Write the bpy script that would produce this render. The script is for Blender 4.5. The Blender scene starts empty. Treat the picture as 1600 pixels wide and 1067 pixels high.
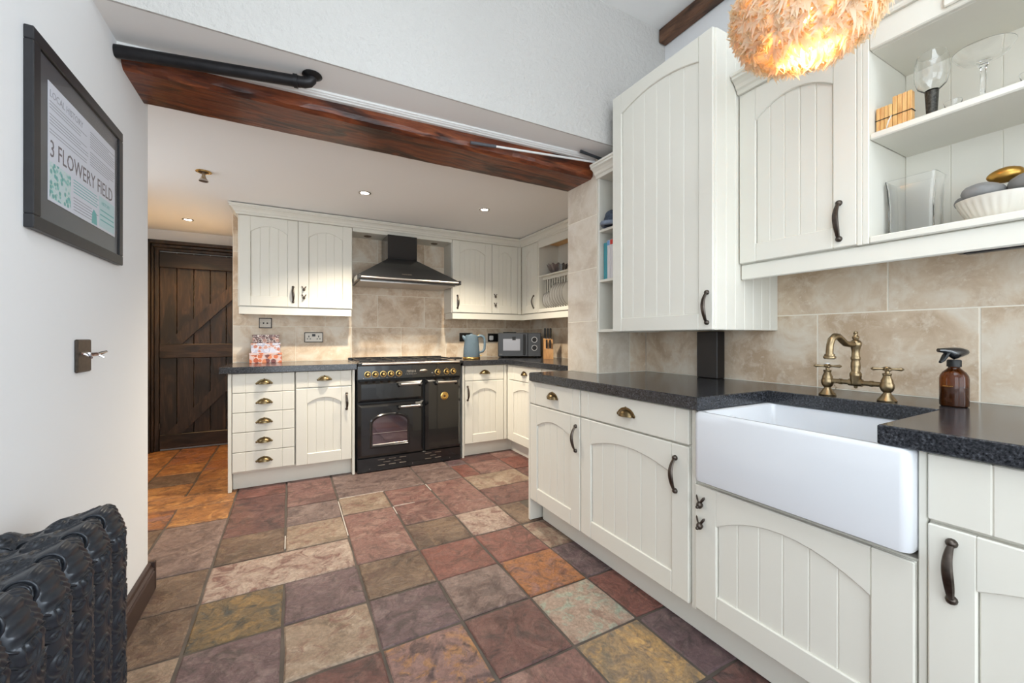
import bpy, bmesh, math, random
from mathutils import Vector, Matrix
random.seed(7)
sc = bpy.context.scene
COL = sc.collection
PI = math.pi
def S(r, g, b):
    f = lambda c: ((c/255+.055)/1.055)**2.4 if c/255 > .04045 else c/255/12.92
    return (f(r), f(g), f(b), 1)

# ---------------------------------------------------------------- camera
cam = bpy.data.cameras.new('camera'); cam_o = bpy.data.objects.new('camera', cam); COL.objects.link(cam_o)
cam.sensor_width = 36; cam.lens = 14.42; cam.shift_y = -0.0039; cam.clip_start = .02
cam_o.location = (0, 0, 1.125); cam_o.rotation_euler = (PI/2, 0, -math.atan2(346.5, 641))
sc.camera = cam_o
# ---------------------------------------------------------------- world, daylight, exposure
sc.view_settings.view_transform = 'Standard'; sc.view_settings.look = 'None'
sc.view_settings.gamma = 1; sc.view_settings.use_curve_mapping = False
sc.view_settings.exposure = 0.9
w = bpy.data.worlds.new('sky'); sc.world = w; w.use_nodes = True
w.node_tree.nodes['Background'].inputs[0].default_value = (.84, .925, 1, 1)
w.node_tree.nodes['Background'].inputs[1].default_value = 1.55
def area(name, loc, rot, sx, sy, e, col):
    l = bpy.data.lights.new(name, 'AREA'); l.shape = 'RECTANGLE'; l.size = sx; l.size_y = sy; l.energy = e; l.color = col
    o = bpy.data.objects.new(name, l); o.location = loc; o.rotation_euler = rot; COL.objects.link(o); return o
DAY = (.84, .935, 1)
area('skylight_daylight', (.45, -.35, 3.18), (0, 0, 0), 1.3, 1.1, 8.5, DAY)
area('rear_window_daylight', (.65, -2.52, 1.2), (PI/2, 0, 0), 2.1, 2.0, 13, DAY)  # unseen window behind the camera, sized to send light up to the alcove ceiling
area('left_fill_light', (-.60, -1.3, 1.55), (PI/2, 0, -PI/2), 1.7, 1.3, 8.0, DAY)  # added out of view to brighten the cabinet fronts of the sink run
area('right_fill_light', (2.06, -1.3, 1.55), (PI/2, 0, PI/2), 1.7, 1.3, 34, DAY)  # added out of view to lift the plaster wall opposite
area('passage_fill_light', (-1.32, 3.2, 1.42), (PI/2, 0, -PI/2), 1.3, 1.1, 1.0, DAY)  # added behind the plaster wall to brighten the alcove ceiling

# ---------------------------------------------------------------- materials
def nodes(name):
    m = bpy.data.materials.new(name); m.use_nodes = True
    t = m.node_tree; b = t.nodes['Principled BSDF']; return m, t, b
def N(t, kind, **kw):
    n = t.nodes.new(kind)
    for k, v in kw.items(): setattr(n, k, v)
    return n
def coords(t, scale=(1, 1, 1), rand=True, obj=False):
    if obj: src = N(t, 'ShaderNodeTexCoord').outputs['Object']
    else: src = N(t, 'ShaderNodeNewGeometry').outputs['Position']
    mp = N(t, 'ShaderNodeMapping'); mp.inputs['Scale'].default_value = scale
    if rand:
        oi = N(t, 'ShaderNodeObjectInfo'); mu = N(t, 'ShaderNodeMath', operation='MULTIPLY'); mu.inputs[1].default_value = 37
        t.links.new(oi.outputs['Random'], mu.inputs[0])
        cb = N(t, 'ShaderNodeCombineXYZ'); [t.links.new(mu.outputs[0], cb.inputs[i]) for i in (0, 1, 2)]
        ad = N(t, 'ShaderNodeVectorMath', operation='ADD'); t.links.new(src, ad.inputs[0]); t.links.new(cb.outputs[0], ad.inputs[1]); src = ad.outputs[0]
    t.links.new(src, mp.inputs['Vector']); return mp.outputs[0]
def noise(t, vec, scale, detail=6, rough=.55, dist=0):
    n = N(t, 'ShaderNodeTexNoise'); t.links.new(vec, n.inputs['Vector'])
    n.inputs['Scale'].default_value = scale; n.inputs['Detail'].default_value = detail; n.inputs['Roughness'].default_value = rough; n.inputs['Distortion'].default_value = dist
    return n.outputs[0]
def ramp(t, fac, stops, const=False):
    r = N(t, 'ShaderNodeValToRGB'); e = r.color_ramp.elements
    if const: r.color_ramp.interpolation = 'CONSTANT'
    while len(e) < len(stops): e.new(.5)
    for el, (p, c) in zip(e, stops): el.position = p; el.color = c
    t.links.new(fac, r.inputs[0]); return r.outputs[0]
def bump(t, b, h, strength, dist):
    n = N(t, 'ShaderNodeBump'); n.inputs['Strength'].default_value = strength; n.inputs['Distance'].default_value = dist
    t.links.new(h, n.inputs['Height']); t.links.new(n.outputs[0], b.inputs['Normal'])
def mixc(t, fac, a, b, mode='MIX'):
    m = N(t, 'ShaderNodeMix', data_type='RGBA', blend_type=mode)
    for s, v in ((m.inputs[0], fac), (m.inputs[6], a), (m.inputs[7], b)):
        if hasattr(v, 'links') or isinstance(v, bpy.types.NodeSocket): t.links.new(v, s)
        else: s.default_value = v
    return m.outputs[2]
def plain(name, col, rough=.5, metal=0, var=0, vs=9, bmp=0, bs=60, bd=.002, coat=0, trans=0, ior=1.45, emit=None, es=0, spec=None):
    m, t, b = nodes(name)
    b.inputs['Base Color'].default_value = col; b.inputs['Roughness'].default_value = rough; b.inputs['Metallic'].default_value = metal
    b.inputs['Coat Weight'].default_value = coat; b.inputs['Transmission Weight'].default_value = trans; b.inputs['IOR'].default_value = ior
    if spec is not None: b.inputs['Specular IOR Level'].default_value = spec
    if emit: b.inputs['Emission Color'].default_value = emit; b.inputs['Emission Strength'].default_value = es
    if var or bmp:
        v = coords(t, rand=False)
        if var:
            d = tuple(c*(1-var) for c in col[:3])+(1,); l = tuple(min(1, c*(1+var*.5)) for c in col[:3])+(1,)
            t.links.new(ramp(t, noise(t, v, vs), [(.3, d), (.7, l)]), b.inputs['Base Color'])
        if bmp: bump(t, b, noise(t, v, bs, 4), bmp, bd)
    return m
def slate(name, c1, c2, c3, c4, sc1=3.6):
    m, t, b = nodes(name); v = coords(t)
    n1 = noise(t, v, sc1, 9, .6, 1.4); n2 = noise(t, v, sc1*3.1, 9, .7, 1.0); n3 = noise(t, v, 75, 5, .65); n4 = noise(t, v, sc1*1.9, 8, .62, 2.2)
    base = ramp(t, n1, [(.36, c1), (.46, c2), (.54, c2), (.63, c3)])
    col = mixc(t, ramp(t, n4, [(.53, (0, 0, 0, 1)), (.60, (.7, .7, .7, 1))]), base, c3)
    col = mixc(t, ramp(t, n2, [(.50, (0, 0, 0, 1)), (.62, (.85, .85, .85, 1))]), col, c4)
    col = mixc(t, .5, col, ramp(t, n3, [(.35, (.28, .28, .28, 1)), (.65, (.76, .76, .76, 1))]), 'OVERLAY')
    col = mixc(t, 1.0, col, (.74, .74, .75, 1), 'MULTIPLY')
    t.links.new(col, b.inputs['Base Color'])
    t.links.new(ramp(t, n2, [(.3, (.3, .3, .3, 1)), (.7, (.55, .55, .55, 1))]), b.inputs['Roughness'])
    hs = N(t, 'ShaderNodeMath', operation='ADD'); t.links.new(n1, hs.inputs[0]); t.links.new(n2, hs.inputs[1])
    h2 = N(t, 'ShaderNodeMath', operation='ADD'); t.links.new(hs.outputs[0], h2.inputs[0]); t.links.new(n4, h2.inputs[1])
    bump(t, b, h2.outputs[0], .7, .016); return m
def travertine(name, c1, c2, c3):
    m, t, b = nodes(name); v = coords(t)
    n1 = noise(t, v, 4.5, 7, .6, .6); n2 = noise(t, v, 38, 5, .7, .3); n3 = noise(t, v, 16, 6, .7, .5)
    col = ramp(t, n1, [(.37, c1), (.5, c2), (.62, c3)])
    col = mixc(t, ramp(t, n3, [(.5, (0, 0, 0, 1)), (.64, (.6, .6, .6, 1))]), col, c3)
    oi = N(t, 'ShaderNodeObjectInfo'); col = mixc(t, .55, col, ramp(t, oi.outputs['Random'], [(0, (.82, .79, .75, 1)), (1, (1, 1, 1, 1))]), 'MULTIPLY')
    col = mixc(t, ramp(t, n2, [(.58, (0, 0, 0, 1)), (.7, (.55, .55, .55, 1))]), col, S(240, 231, 216))
    t.links.new(col, b.inputs['Base Color']); b.inputs['Roughness'].default_value = .42
    bump(t, b, n2, .12, .003); return m
def wood(name, c1, c2, c3, sc3, rough=.45, bs=.35, rand=True, knots=True):
    m, t, b = nodes(name); v = coords(t, sc3, rand)
    n1 = noise(t, v, 2.2, 9, .62, 1.2); n2 = noise(t, v, 11, 5, .6)
    col = ramp(t, n1, [(.3, c1), (.5, c2), (.72, c3)])
    col = mixc(t, .4, col, ramp(t, n2, [(.3, (.25, .25, .25, 1)), (.7, (.8, .8, .8, 1))]), 'OVERLAY')
    if knots:
        k = noise(t, coords(t, tuple(.5+.25*s for s in sc3), rand), 2.4, 3, .5, 1.5)
        col = mixc(t, ramp(t, k, [(.51, (0, 0, 0, 1)), (.62, (.85, .85, .85, 1))]), col, tuple(c*.4 for c in c1[:3])+(1,))
    t.links.new(col, b.inputs['Base Color']); b.inputs['Roughness'].default_value = rough
    bump(t, b, n1, bs, .006); return m
def granite(name):
    m, t, b = nodes(name); v = coords(t, rand=False)
    n1 = noise(t, v, 170, 3, .7); n2 = noise(t, v, 60, 4, .6); n3 = noise(t, v, 5, 3, .5)
    col = ramp(t, n1, [(.36, S(20, 21, 24)), (.5, S(52, 53, 57)), (.62, S(76, 78, 83)), (.75, S(120, 124, 132))])
    col = mixc(t, ramp(t, n2, [(.35, (0, 0, 0, 1)), (.7, (.6, .6, .6, 1))]), col, S(34, 35, 38))
    t.links.new(col, b.inputs['Base Color']); b.inputs['Roughness'].default_value = .16
    b.inputs['Specular IOR Level'].default_value = .5; return m
def printed(name, bg, cs, scale=38):
    m, t, b = nodes(name); v = coords(t, rand=True)
    vo = N(t, 'ShaderNodeTexVoronoi'); t.links.new(v, vo.inputs['Vector']); vo.inputs['Scale'].default_value = scale
    sp = N(t, 'ShaderNodeSeparateColor'); t.links.new(vo.outputs['Color'], sp.inputs[0])
    pc = ramp(t, sp.outputs[0], [(i/len(cs), c) for i, c in enumerate(cs)], True)
    inner = ramp(t, vo.outputs['Distance'], [(.0, (1, 1, 1, 1)), (.58, (1, 1, 1, 1)), (.64, (0, 0, 0, 1))])
    col = mixc(t, inner, bg, pc)
    rim = ramp(t, vo.outputs['Distance'], [(.0, (0, 0, 0, 1)), (.48, (0, 0, 0, 1)), (.54, (.8, .8, .8, 1)), (.6, (0, 0, 0, 1))])
    col = mixc(t, rim, col, S(245, 238, 232))
    t.links.new(col, b.inputs['Base Color']); b.inputs['Roughness'].default_value = .35; return m

m_cream = plain('cream_paint', S(230, 227, 216), .38)
m_creamin = plain('cream_interior', S(230, 226, 214), .5)
m_plaster = plain('white_plaster', S(229, 229, 230), .85, bmp=.15, bs=25, bd=.004)
m_rough = plain('textured_plaster', S(199, 196, 192), .9, bmp=.8, bs=42, bd=.012)
m_ceil = plain('ceiling_paint', S(243, 242, 240), .9)
m_grout = plain('floor_grout', S(84, 76, 70), .9, var=.3, bmp=.4)
m_wgrout = plain('pale_grout', S(186, 178, 170), .9)
m_tgrout = plain('wall_grout', S(246, 238, 222), .8)
m_trav = travertine('travertine', S(202, 176, 147), S(225, 204, 178), S(238, 226, 208))
m_trav2 = travertine('travertine_pale', S(214, 199, 180), S(228, 216, 199), S(238, 229, 216))
m_granite = granite('black_granite')
m_beam = wood('stained_beam', S(58, 24, 12), S(112, 54, 28), S(146, 82, 46), (1.6, 13, 13), .33, .5, False)
m_purlin = wood('old_timber', S(66, 42, 28), S(98, 66, 46), S(120, 86, 62), (9, 1.5, 9), .6, .4, False)
m_dark = wood('dark_oak', S(22, 15, 11), S(38, 26, 19), S(64, 46, 35), (11, 11, 1.3), .42, .35)
m_darkh = wood('dark_oak_rail', S(22, 15, 11), S(40, 27, 19), S(64, 46, 34), (1.3, 11, 11), .42, .35)
m_skirt = plain('dark_skirting', S(58, 42, 38), .4, var=.2)
m_post = plain('black_brown_post', S(30, 25, 23), .4, var=.25)
m_black = plain('black_enamel', S(26, 27, 29), .2, coat=.5)
m_blackm = plain('black_matt', S(20, 20, 21), .45)
m_iron = plain('cast_iron', S(46, 49, 55), .3, metal=.3, var=.15, vs=30)
m_pipe = plain('dark_pipe', S(46, 45, 47), .4, metal=.6, var=.3, vs=20)
m_brass = plain('brass', S(206, 172, 106), .25, metal=1)
m_abrass = plain('antique_brass', S(152, 133, 103), .3, metal=1, var=.25, vs=40)
m_cup = plain('aged_brass', S(126, 108, 78), .32, metal=1, var=.3, vs=60)
m_pewter = plain('dark_pewter', S(92, 84, 78), .36, metal=1, var=.25, vs=70)
m_steel = plain('brushed_steel', S(190, 184, 178), .3, metal=1)
m_chrome = plain('chrome', S(225, 225, 228), .12, metal=1)
m_white = plain('white_ceramic', S(224, 226, 230), .12, coat=.4)
m_plate = plain('plate_white', S(192, 190, 185), .2)
m_rimshade = plain('plate_rim_shade', S(128, 122, 114), .4)  # shadow between neighbouring plates put into a darker edge colour
m_whitep = plain('white_plastic', S(238, 238, 236), .4)
m_glass = plain('clear_glass', (1, 1, 1, 1), .02, trans=1, ior=1.45)
m_amber = plain('amber_glass', S(120, 62, 18), .06, trans=.85, ior=1.4)
m_amberl = plain('amber_liquid', S(58, 28, 8), .2)
m_dglass = plain('smoked_glass', S(120, 112, 112), .05, metal=.35)
m_kettle, _t, _b = nodes('kettle_blue')
_b.inputs['Base Color'].default_value = S(92, 112, 126); _b.inputs['Roughness'].default_value = .38
m_mw = plain('microwave_grey', S(58, 60, 64), .35)
m_mwin = plain('microwave_window', S(150, 152, 160), .3, metal=.1)
m_ovglass = plain('oven_glass', S(120, 108, 114), .05, metal=.85)
m_block = wood('beech_block', S(176, 126, 78), S(198, 148, 96), S(214, 168, 116), (10, 10, 2), .5, .1, True, False)
m_pine = wood('pine_slats', S(206, 150, 86), S(222, 172, 110), S(234, 190, 130), (12, 12, 1.5), .55, .1, True, False)
m_feather, ft, fb = nodes('feather')
fb.inputs['Base Color'].default_value = S(250, 240, 226); fb.inputs['Roughness'].default_value = .8
_tr = N(ft, 'ShaderNodeBsdfTranslucent'); _tr.inputs[0].default_value = S(255, 236, 200)
_mx = N(ft, 'ShaderNodeMixShader'); _mx.inputs[0].default_value = .62
ft.links.new(fb.outputs[0], _mx.inputs[1]); ft.links.new(_tr.outputs[0], _mx.inputs[2]); ft.links.new(_mx.outputs[0], ft.nodes['Material Output'].inputs[0])
m_bulb = plain('lit_bulb', (1, 1, 1, 1), .5, emit=(1, .8, .5, 1), es=14)
m_led = plain('lit_downlight', (1, 1, 1, 1), .5, emit=(1, .93, .8, 1), es=22)
m_frame = plain('black_frame', S(40, 40, 43), .42, var=.15, vs=30)
m_mount = plain('charcoal_mount', S(84, 86, 92), .3)
m_paper = plain('pale_paper', S(222, 224, 234), .5)
m_ink = plain('grey_ink', S(120, 112, 116), .7)
m_inkl = plain('pale_ink', S(168, 168, 178), .7)
m_teal = printed('teal_print', S(206, 222, 226), [S(120, 190, 186), S(160, 208, 204), S(196, 216, 220), S(90, 168, 166)], 90)
m_tealp = plain('teal_ink', S(116, 186, 186), .6)
m_tealw = plain('teal_wash', S(198, 222, 226), .6)
m_grey = plain('grey_stone', S(128, 126, 124), .4, var=.12, vs=40)
m_gold = plain('gold_paint', S(192, 148, 74), .3, metal=.9)
m_bowl = plain('cream_bowl', S(222, 216, 205), .4)
m_stem = plain('dark_stem', S(70, 68, 62), .35, metal=.4, var=.9, vs=140)
m_wool = plain('blue_grey_wool', S(78, 88, 104), .95, var=.5, vs=60, bmp=.8, bs=150, bd=.004)
m_wool2 = plain('light_wool', S(132, 142, 158), .95, var=.3, vs=60, bmp=.8, bs=150, bd=.004)
m_p1 = printed('gingerbread_print', S(214, 190, 186), [S(206, 112, 70), S(188, 92, 58), S(120, 66, 62), S(214, 132, 92)], 26)
m_p2 = printed('lilac_print', S(186, 186, 206), [S(206, 206, 222), S(186, 120, 100), S(206, 206, 222), S(196, 148, 134)], 36)
m_p3 = printed('brown_print', S(104, 82, 80), [S(132, 104, 102), S(84, 62, 62), S(160, 122, 112), S(110, 84, 84)], 34)
m_plug = plain('socket_black', S(30, 27, 26), .4)
m_sock = plain('socket_pewter', S(150, 140, 128), .35, metal=.7)
m_niche = plain('niche_light_brown', S(104, 80, 58), .4, metal=.5)

# ---------------------------------------------------------------- mesh helpers
class MB:
    def __init__(s): s.v = []; s.f = []
    def add(s, vs, fs):
        o = len(s.v); s.v += [tuple(p) for p in vs]; s.f += [tuple(i+o for i in f) for f in fs]; return s
    def box(s, x0, x1, y0, y1, z0, z1):
        return s.add([(x, y, z) for z in (z0, z1) for y in (y0, y1) for x in (x0, x1)],
                     [(0, 1, 3, 2), (4, 6, 7, 5), (0, 4, 5, 1), (2, 3, 7, 6), (0, 2, 6, 4), (1, 5, 7, 3)])
    def cbox(s, x0, x1, y0, y1, z0, z1, c=.004):
        lo = (x0, y0, z0); hi = (x1, y1, z1); idx = {}; vs = []
        for sg in [(a, b, d) for a in (0, 1) for b in (0, 1) for d in (0, 1)]:
            for k in range(3):
                p = [(hi[i] if sg[i] else lo[i]) if i == k else (hi[i]-c if sg[i] else lo[i]+c) for i in range(3)]
                idx[sg+(k,)] = len(vs); vs.append(p)
        fs = []
        for k in range(3):
            a, b = [i for i in range(3) if i != k]
            for sk in (0, 1):
                q = []
                for (sa, sb) in ((0, 0), (1, 0), (1, 1), (0, 1)):
                    g = [0, 0, 0]; g[k] = sk; g[a] = sa; g[b] = sb; q.append(idx[tuple(g)+(k,)])
                fs.append(q)
            for sa in (0, 1):
                for sb in (0, 1):
                    g0 = [0, 0, 0]; g0[a] = sa; g0[b] = sb; g1 = list(g0); g1[k] = 1
                    fs.append([idx[tuple(g0)+(a,)], idx[tuple(g1)+(a,)], idx[tuple(g1)+(b,)], idx[tuple(g0)+(b,)]])
        for sg in [(a, b, d) for a in (0, 1) for b in (0, 1) for d in (0, 1)]: fs.append([idx[sg+(k,)] for k in range(3)])
        return s.add(vs, fs)
    def rings(s, rs, cap0=True, cap1=True, closed=True):
        n = len(rs[0]); vs = [p for r in rs for p in r]; fs = []
        for i in range(len(rs)-1):
            for j in range(n if closed else n-1):
                k = (j+1) % n; fs.append((i*n+j, i*n+k, (i+1)*n+k, (i+1)*n+j))
        if cap0: fs.append(tuple(range(n))[::-1])
        if cap1: fs.append(tuple((len(rs)-1)*n+j for j in range(n)))
        return s.add(vs, fs)
    def prism(s, poly, z0, z1, c=0):
        if not c: return s.rings([[(x, y, z0) for x, y in poly], [(x, y, z1) for x, y in poly]])
        q = inset(poly, c)
        return s.rings([[(x, y, z0) for x, y in q], [(x, y, z0+c) for x, y in poly], [(x, y, z1-c) for x, y in poly], [(x, y, z1) for x, y in q]])
    def lathe(s, prof, n=20, o=(0, 0, 0), ax='z', cap=True):
        rs = []
        for r, z in prof:
            ring = []
            for j in range(n):
                a = 2*PI*j/n; x, y = r*math.cos(a), r*math.sin(a)
                p = {'z': (x, y, z), 'y': (x, z, y), 'x': (z, x, y)}[ax]
                ring.append((p[0]+o[0], p[1]+o[1], p[2]+o[2]))
            rs.append(ring)
        return s.rings(rs, cap, cap)
    def ball(s, c, r, n=14, m=9):
        if isinstance(r, (int, float)): r = (r, r, r)
        rs = []
        for i in range(m+1):
            th = PI*(.02+.96*i/m)
            rs.append([(c[0]+r[0]*math.sin(th)*math.cos(2*PI*j/n), c[1]+r[1]*math.sin(th)*math.sin(2*PI*j/n), c[2]-r[2]*math.cos(th)) for j in range(n)])
        return s.rings(rs)
    def tube(s, path, r, n=8, sq=(1, 1), up=None, caps=True):
        P = [Vector(p) for p in path]; rs = []
        R = r if isinstance(r, (list, tuple)) else [r]*len(P)
        T0 = (P[1]-P[0]).normalized()
        u = Vector(up) if up else (Vector((0, 0, 1)) if abs(T0.z) < .9 else Vector((1, 0, 0)))
        for i, p in enumerate(P):
            T = (P[min(i+1, len(P)-1)]-P[max(i-1, 0)]).normalized()
            a = u-T*u.dot(T); a = a.normalized() if a.length > 1e-6 else T.orthogonal().normalized()
            b = T.cross(a); u = a
            rs.append([tuple(p+a*(R[i]*sq[0]*math.cos(2*PI*j/n))+b*(R[i]*sq[1]*math.sin(2*PI*j/n))) for j in range(n)])
        return s.rings(rs, caps, caps)
    def mesh(s, name, mat, smooth=False, recalc=True):
        me = bpy.data.meshes.new(name); me.from_pydata(s.v, [], s.f)
        if recalc:
            bm = bmesh.new(); bm.from_mesh(me); bmesh.ops.recalc_face_normals(bm, faces=bm.faces); bm.to_mesh(me); bm.free()
        if smooth:
            me.polygons.foreach_set('use_smooth', [True]*len(me.polygons))
            if smooth != 'all': me.set_sharp_from_angle(angle=math.radians(40))
        me.materials.append(mat); return me
    def build(s, name, mat, parent=None, loc=(0, 0, 0), rz=0, smooth=False): return ob(name, s.mesh(name, mat, smooth), parent, loc, (0, 0, rz))
def inset(poly, c):
    n = len(poly); A = sum(poly[i][0]*poly[(i+1) % n][1]-poly[(i+1) % n][0]*poly[i][1] for i in range(n)); sg = 1 if A > 0 else -1
    out = []
    for i in range(n):
        p0, p, p1 = Vector(poly[i-1]), Vector(poly[i]), Vector(poly[(i+1) % n])
        d0 = (p-p0).normalized(); d1 = (p1-p).normalized()
        n0 = Vector((-d0.y, d0.x))*sg; n1 = Vector((-d1.y, d1.x))*sg
        b = n0+n1; b = b/max(.2, b.dot(n0)) if b.length > 1e-6 else n0
        q = p+b*c; out.append((q.x, q.y))
    return out
def ob(name, me, parent=None, loc=(0, 0, 0), rot=(0, 0, 0)):
    o = bpy.data.objects.new(name, me); COL.objects.link(o); o.location = loc; o.rotation_euler = rot
    if parent: o.parent = parent
    return o
def tag(o, label, cat, group=None):
    o['label'] = label; o['category'] = cat
    if group: o['group'] = group
    return o
def thing(name, label, cat, loc=(0, 0, 0), rz=0, group=None): return tag(ob(name, None, None, loc, (0, 0, rz)), label, cat, group)
def struct(o, label=None):
    o['kind'] = 'structure'
    if label: o['label'] = label
    return o
def sweep(path, prof, closed=False):
    """profile (out, z) swept along an xy path; 'out' is to the right of travel"""
    m = MB(); rs = []; n = len(path)
    for i in range(n):
        p = Vector(path[i]); d0 = (p-Vector(path[i-1])).normalized() if i else None
        d1 = (Vector(path[i+1])-p).normalized() if i < n-1 else None
        ns = [Vector((d.y, -d.x)) for d in (d0, d1) if d is not None]
        b = ns[0] if len(ns) == 1 else (ns[0]+ns[1])/max(.2, (ns[0]+ns[1]).dot(ns[0]))
        rs.append([(p.x+b.x*o, p.y+b.y*o, z) for o, z in prof])
    return m.rings(rs)
def text(s, size, mat, name='lettering', parent=None, loc=(0, 0, 0), rot=(0, 0, 0), sx=1, ext=.0004, align='LEFT'):
    cu = bpy.data.curves.new('txt', 'FONT'); cu.body = s; cu.size = size; cu.extrude = ext; cu.align_x = align; cu.resolution_u = 2
    t = bpy.data.objects.new('txt', cu); COL.objects.link(t); bpy.context.view_layer.update()
    me = bpy.data.meshes.new_from_object(t.evaluated_get(bpy.context.evaluated_depsgraph_get()))
    bpy.data.objects.remove(t); bpy.data.curves.remove(cu)
    for v in me.vertices: v.co.x *= sx
    me.materials.clear(); me.materials.append(mat)
    return ob(name, me, parent, loc, rot)
# ================================================================ SETTING
TOPZ = 2.98
fl = MB().box(-1.4, 2.6, -2.5, 5.3, -.1, -.005).build('floor', m_grout); struct(fl, 'floor laid with multicoloured riven slate tiles')
MAR, PUR, PNK = S(104, 68, 62), S(98, 78, 82), S(140, 98, 88)
pal = {
 'maroon': slate('slate_maroon', S(84, 54, 50), S(112, 74, 68), S(128, 92, 84), S(70, 56, 54)),
 'purple': slate('slate_purple', S(84, 66, 68), S(112, 88, 90), S(134, 112, 110), S(76, 64, 62)),
 'pink': slate('slate_pink', S(112, 78, 72), S(138, 100, 92), S(160, 126, 114), S(98, 74, 68)),
 'red': slate('slate_red', S(110, 66, 56), S(132, 82, 72), S(148, 98, 86), S(96, 66, 58)),
 'brown': slate('slate_brown', S(82, 64, 52), S(112, 90, 74), S(134, 110, 90), S(92, 66, 56)),
 'beige': slate('slate_beige', S(126, 106, 88), S(156, 134, 114), S(178, 158, 138), S(130, 94, 82)),
 'blush': slate('slate_blush', S(134, 102, 92), S(172, 148, 134), S(190, 170, 154), S(116, 74, 68)),
 'gold': slate('slate_gold', S(66, 68, 64), S(122, 100, 70), S(146, 116, 72), S(64, 66, 62), 5),
 'orange': slate('slate_orange', S(112, 70, 54), S(168, 108, 62), S(152, 108, 96), S(96, 66, 56), 5),
 'mottle': slate('slate_mottled', S(96, 76, 76), S(150, 116, 108), S(184, 134, 86), S(84, 66, 64), 5),
 'green': slate('slate_green', S(150, 120, 106), S(176, 152, 134), S(166, 176, 158), S(186, 160, 142), 6),
 'yellow': slate('slate_yellow', S(122, 112, 96), S(168, 140, 104), S(206, 164, 104), S(122, 108, 96), 5),
 'grey': slate('slate_grey', S(98, 80, 76), S(130, 108, 101), S(150, 128, 119), S(92, 72, 68)),
 'lamplit': slate('slate_lamplit', S(120, 78, 48), S(166, 112, 66), S(200, 144, 86), S(110, 76, 54)),  # warm lamp glow on the passage floor, put into the slate colour
}
def floor_tile(x0, x1, y0, y1, kind):
    g = .0055; j = lambda: random.uniform(-.003, .003); h = random.uniform(-.0012, .0014)
    q = [(x0+g+j(), y0+g+j()), ((x0+x1)/2, y0+g+j()), (x1-g+j(), y0+g+j()), (x1-g+j(), (y0+y1)/2), (x1-g+j(), y1-g+j()), ((x0+x1)/2, y1-g+j()), (x0+g+j(), y1-g+j()), (x0+g+j(), (y0+y1)/2)]
    q2 = inset(q, .005)
    m = MB(); m.rings([[(x, y, -.012) for x, y in q], [(x, y, -.0035+h) for x, y in q], [(x, y, h+random.uniform(-.0008, .0008)) for x, y in q2]])
    return m.build('tile', pal[kind], fl)
XG = [-1.28, -.967, -.653, -.34, -.025, .29, .602, .915, 1.225, 1.39, 1.70, 2.0]
YG = [-.36, -.05, .265, .578, .89, 1.21, 1.525, 1.835, 2.15, 2.465, 2.785, 3.095, 3.41, 3.66, 3.97, 4.28, 4.6, 4.91, 5.24]
used = set()
# (first column, last column, first row, last row, kind) on the grid, most of them seen one by one
special = [(3, 3, 10, 11, 'maroon'), (3, 4, 8, 8, 'blush'), (3, 3, 9, 9, 'brown'), (4, 4, 9, 9, 'beige'), (3, 3, 7, 7, 'gold'), (4, 4, 7, 7, 'purple'),
 (3, 3, 5, 6, 'purple'), (4, 4, 6, 6, 'beige'), (4, 4, 5, 5, 'maroon'), (4, 4, 10, 10, 'grey'), (4, 4, 11, 12, 'pink'), (5, 5, 10, 10, 'beige'), (5, 5, 8, 9, 'pink'), (5, 5, 7, 7, 'brown'),
 (5, 5, 6, 6, 'purple'), (5, 5, 5, 5, 'mottle'), (5, 6, 11, 12, 'grey'), (6, 6, 10, 10, 'pink'), (6, 6, 9, 9, 'pink'), (6, 6, 8, 8, 'brown'), (6, 6, 7, 7, 'red'), (6, 6, 6, 6, 'grey'),
 (6, 6, 5, 5, 'maroon'), (6, 6, 4, 4, 'pink'), (7, 7, 9, 10, 'pink'), (7, 7, 8, 8, 'blush'), (7, 7, 7, 7, 'red'), (7, 7, 6, 6, 'orange'), (7, 7, 5, 5, 'green'), (7, 7, 4, 4, 'yellow'),
 (7, 7, 11, 11, 'grey'), (7, 7, 12, 12, 'grey'), (8, 8, 11, 11, 'red'), (8, 9, 10, 10, 'beige'), (8, 9, 9, 9, 'maroon'), (8, 8, 8, 8, 'brown'), (8, 8, 7, 7, 'beige'), (8, 8, 6, 6, 'purple'), (8, 8, 5, 5, 'red'), (8, 8, 4, 4, 'purple'), (8, 8, 3, 3, 'maroon'),
 (2, 2, 9, 10, 'grey'), (2, 2, 8, 8, 'brown'), (2, 2, 7, 7, 'brown'), (2, 2, 6, 6, 'beige'), (2, 2, 5, 5, 'maroon'), (2, 2, 11, 11, 'lamplit'), (1, 2, 12, 12, 'lamplit'), (1, 1, 9, 10, 'brown'), (3, 3, 4, 4, 'maroon'), (5, 5, 4, 4, 'purple')]
for a, b, c, d, k in special:
    floor_tile(XG[a], XG[b+1], YG[c], YG[d+1], k); used |= {(i, j) for i in range(a, b+1) for j in range(c, d+1)}
for i in range(len(XG)-1):
    for j in range(len(YG)-1):
        if (i, j) in used: continue
        if i > 8 and j < 9: continue
        if i > 2 and j > 12: continue
        k = random.choice(['lamplit', 'lamplit', 'brown', 'lamplit', 'orange'] if (i < 3 and j > 10) else ['maroon', 'pink', 'red', 'brown', 'purple', 'grey'])  # warm tile mix in the passage paints in the lamp glow
        floor_tile(XG[i], XG[i+1], YG[j], YG[j+1], k)
for x, y0, y1 in ((-.025, 2.50, 2.66), (.29, 2.5, 3.05), (.602, 2.66, 2.78), (.915, 2.95, 3.09)):
    MB().cbox(x-.003, x+.003, y0, y1, -.006, -.0008, .001).build('grout_line', m_wgrout, fl)
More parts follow.
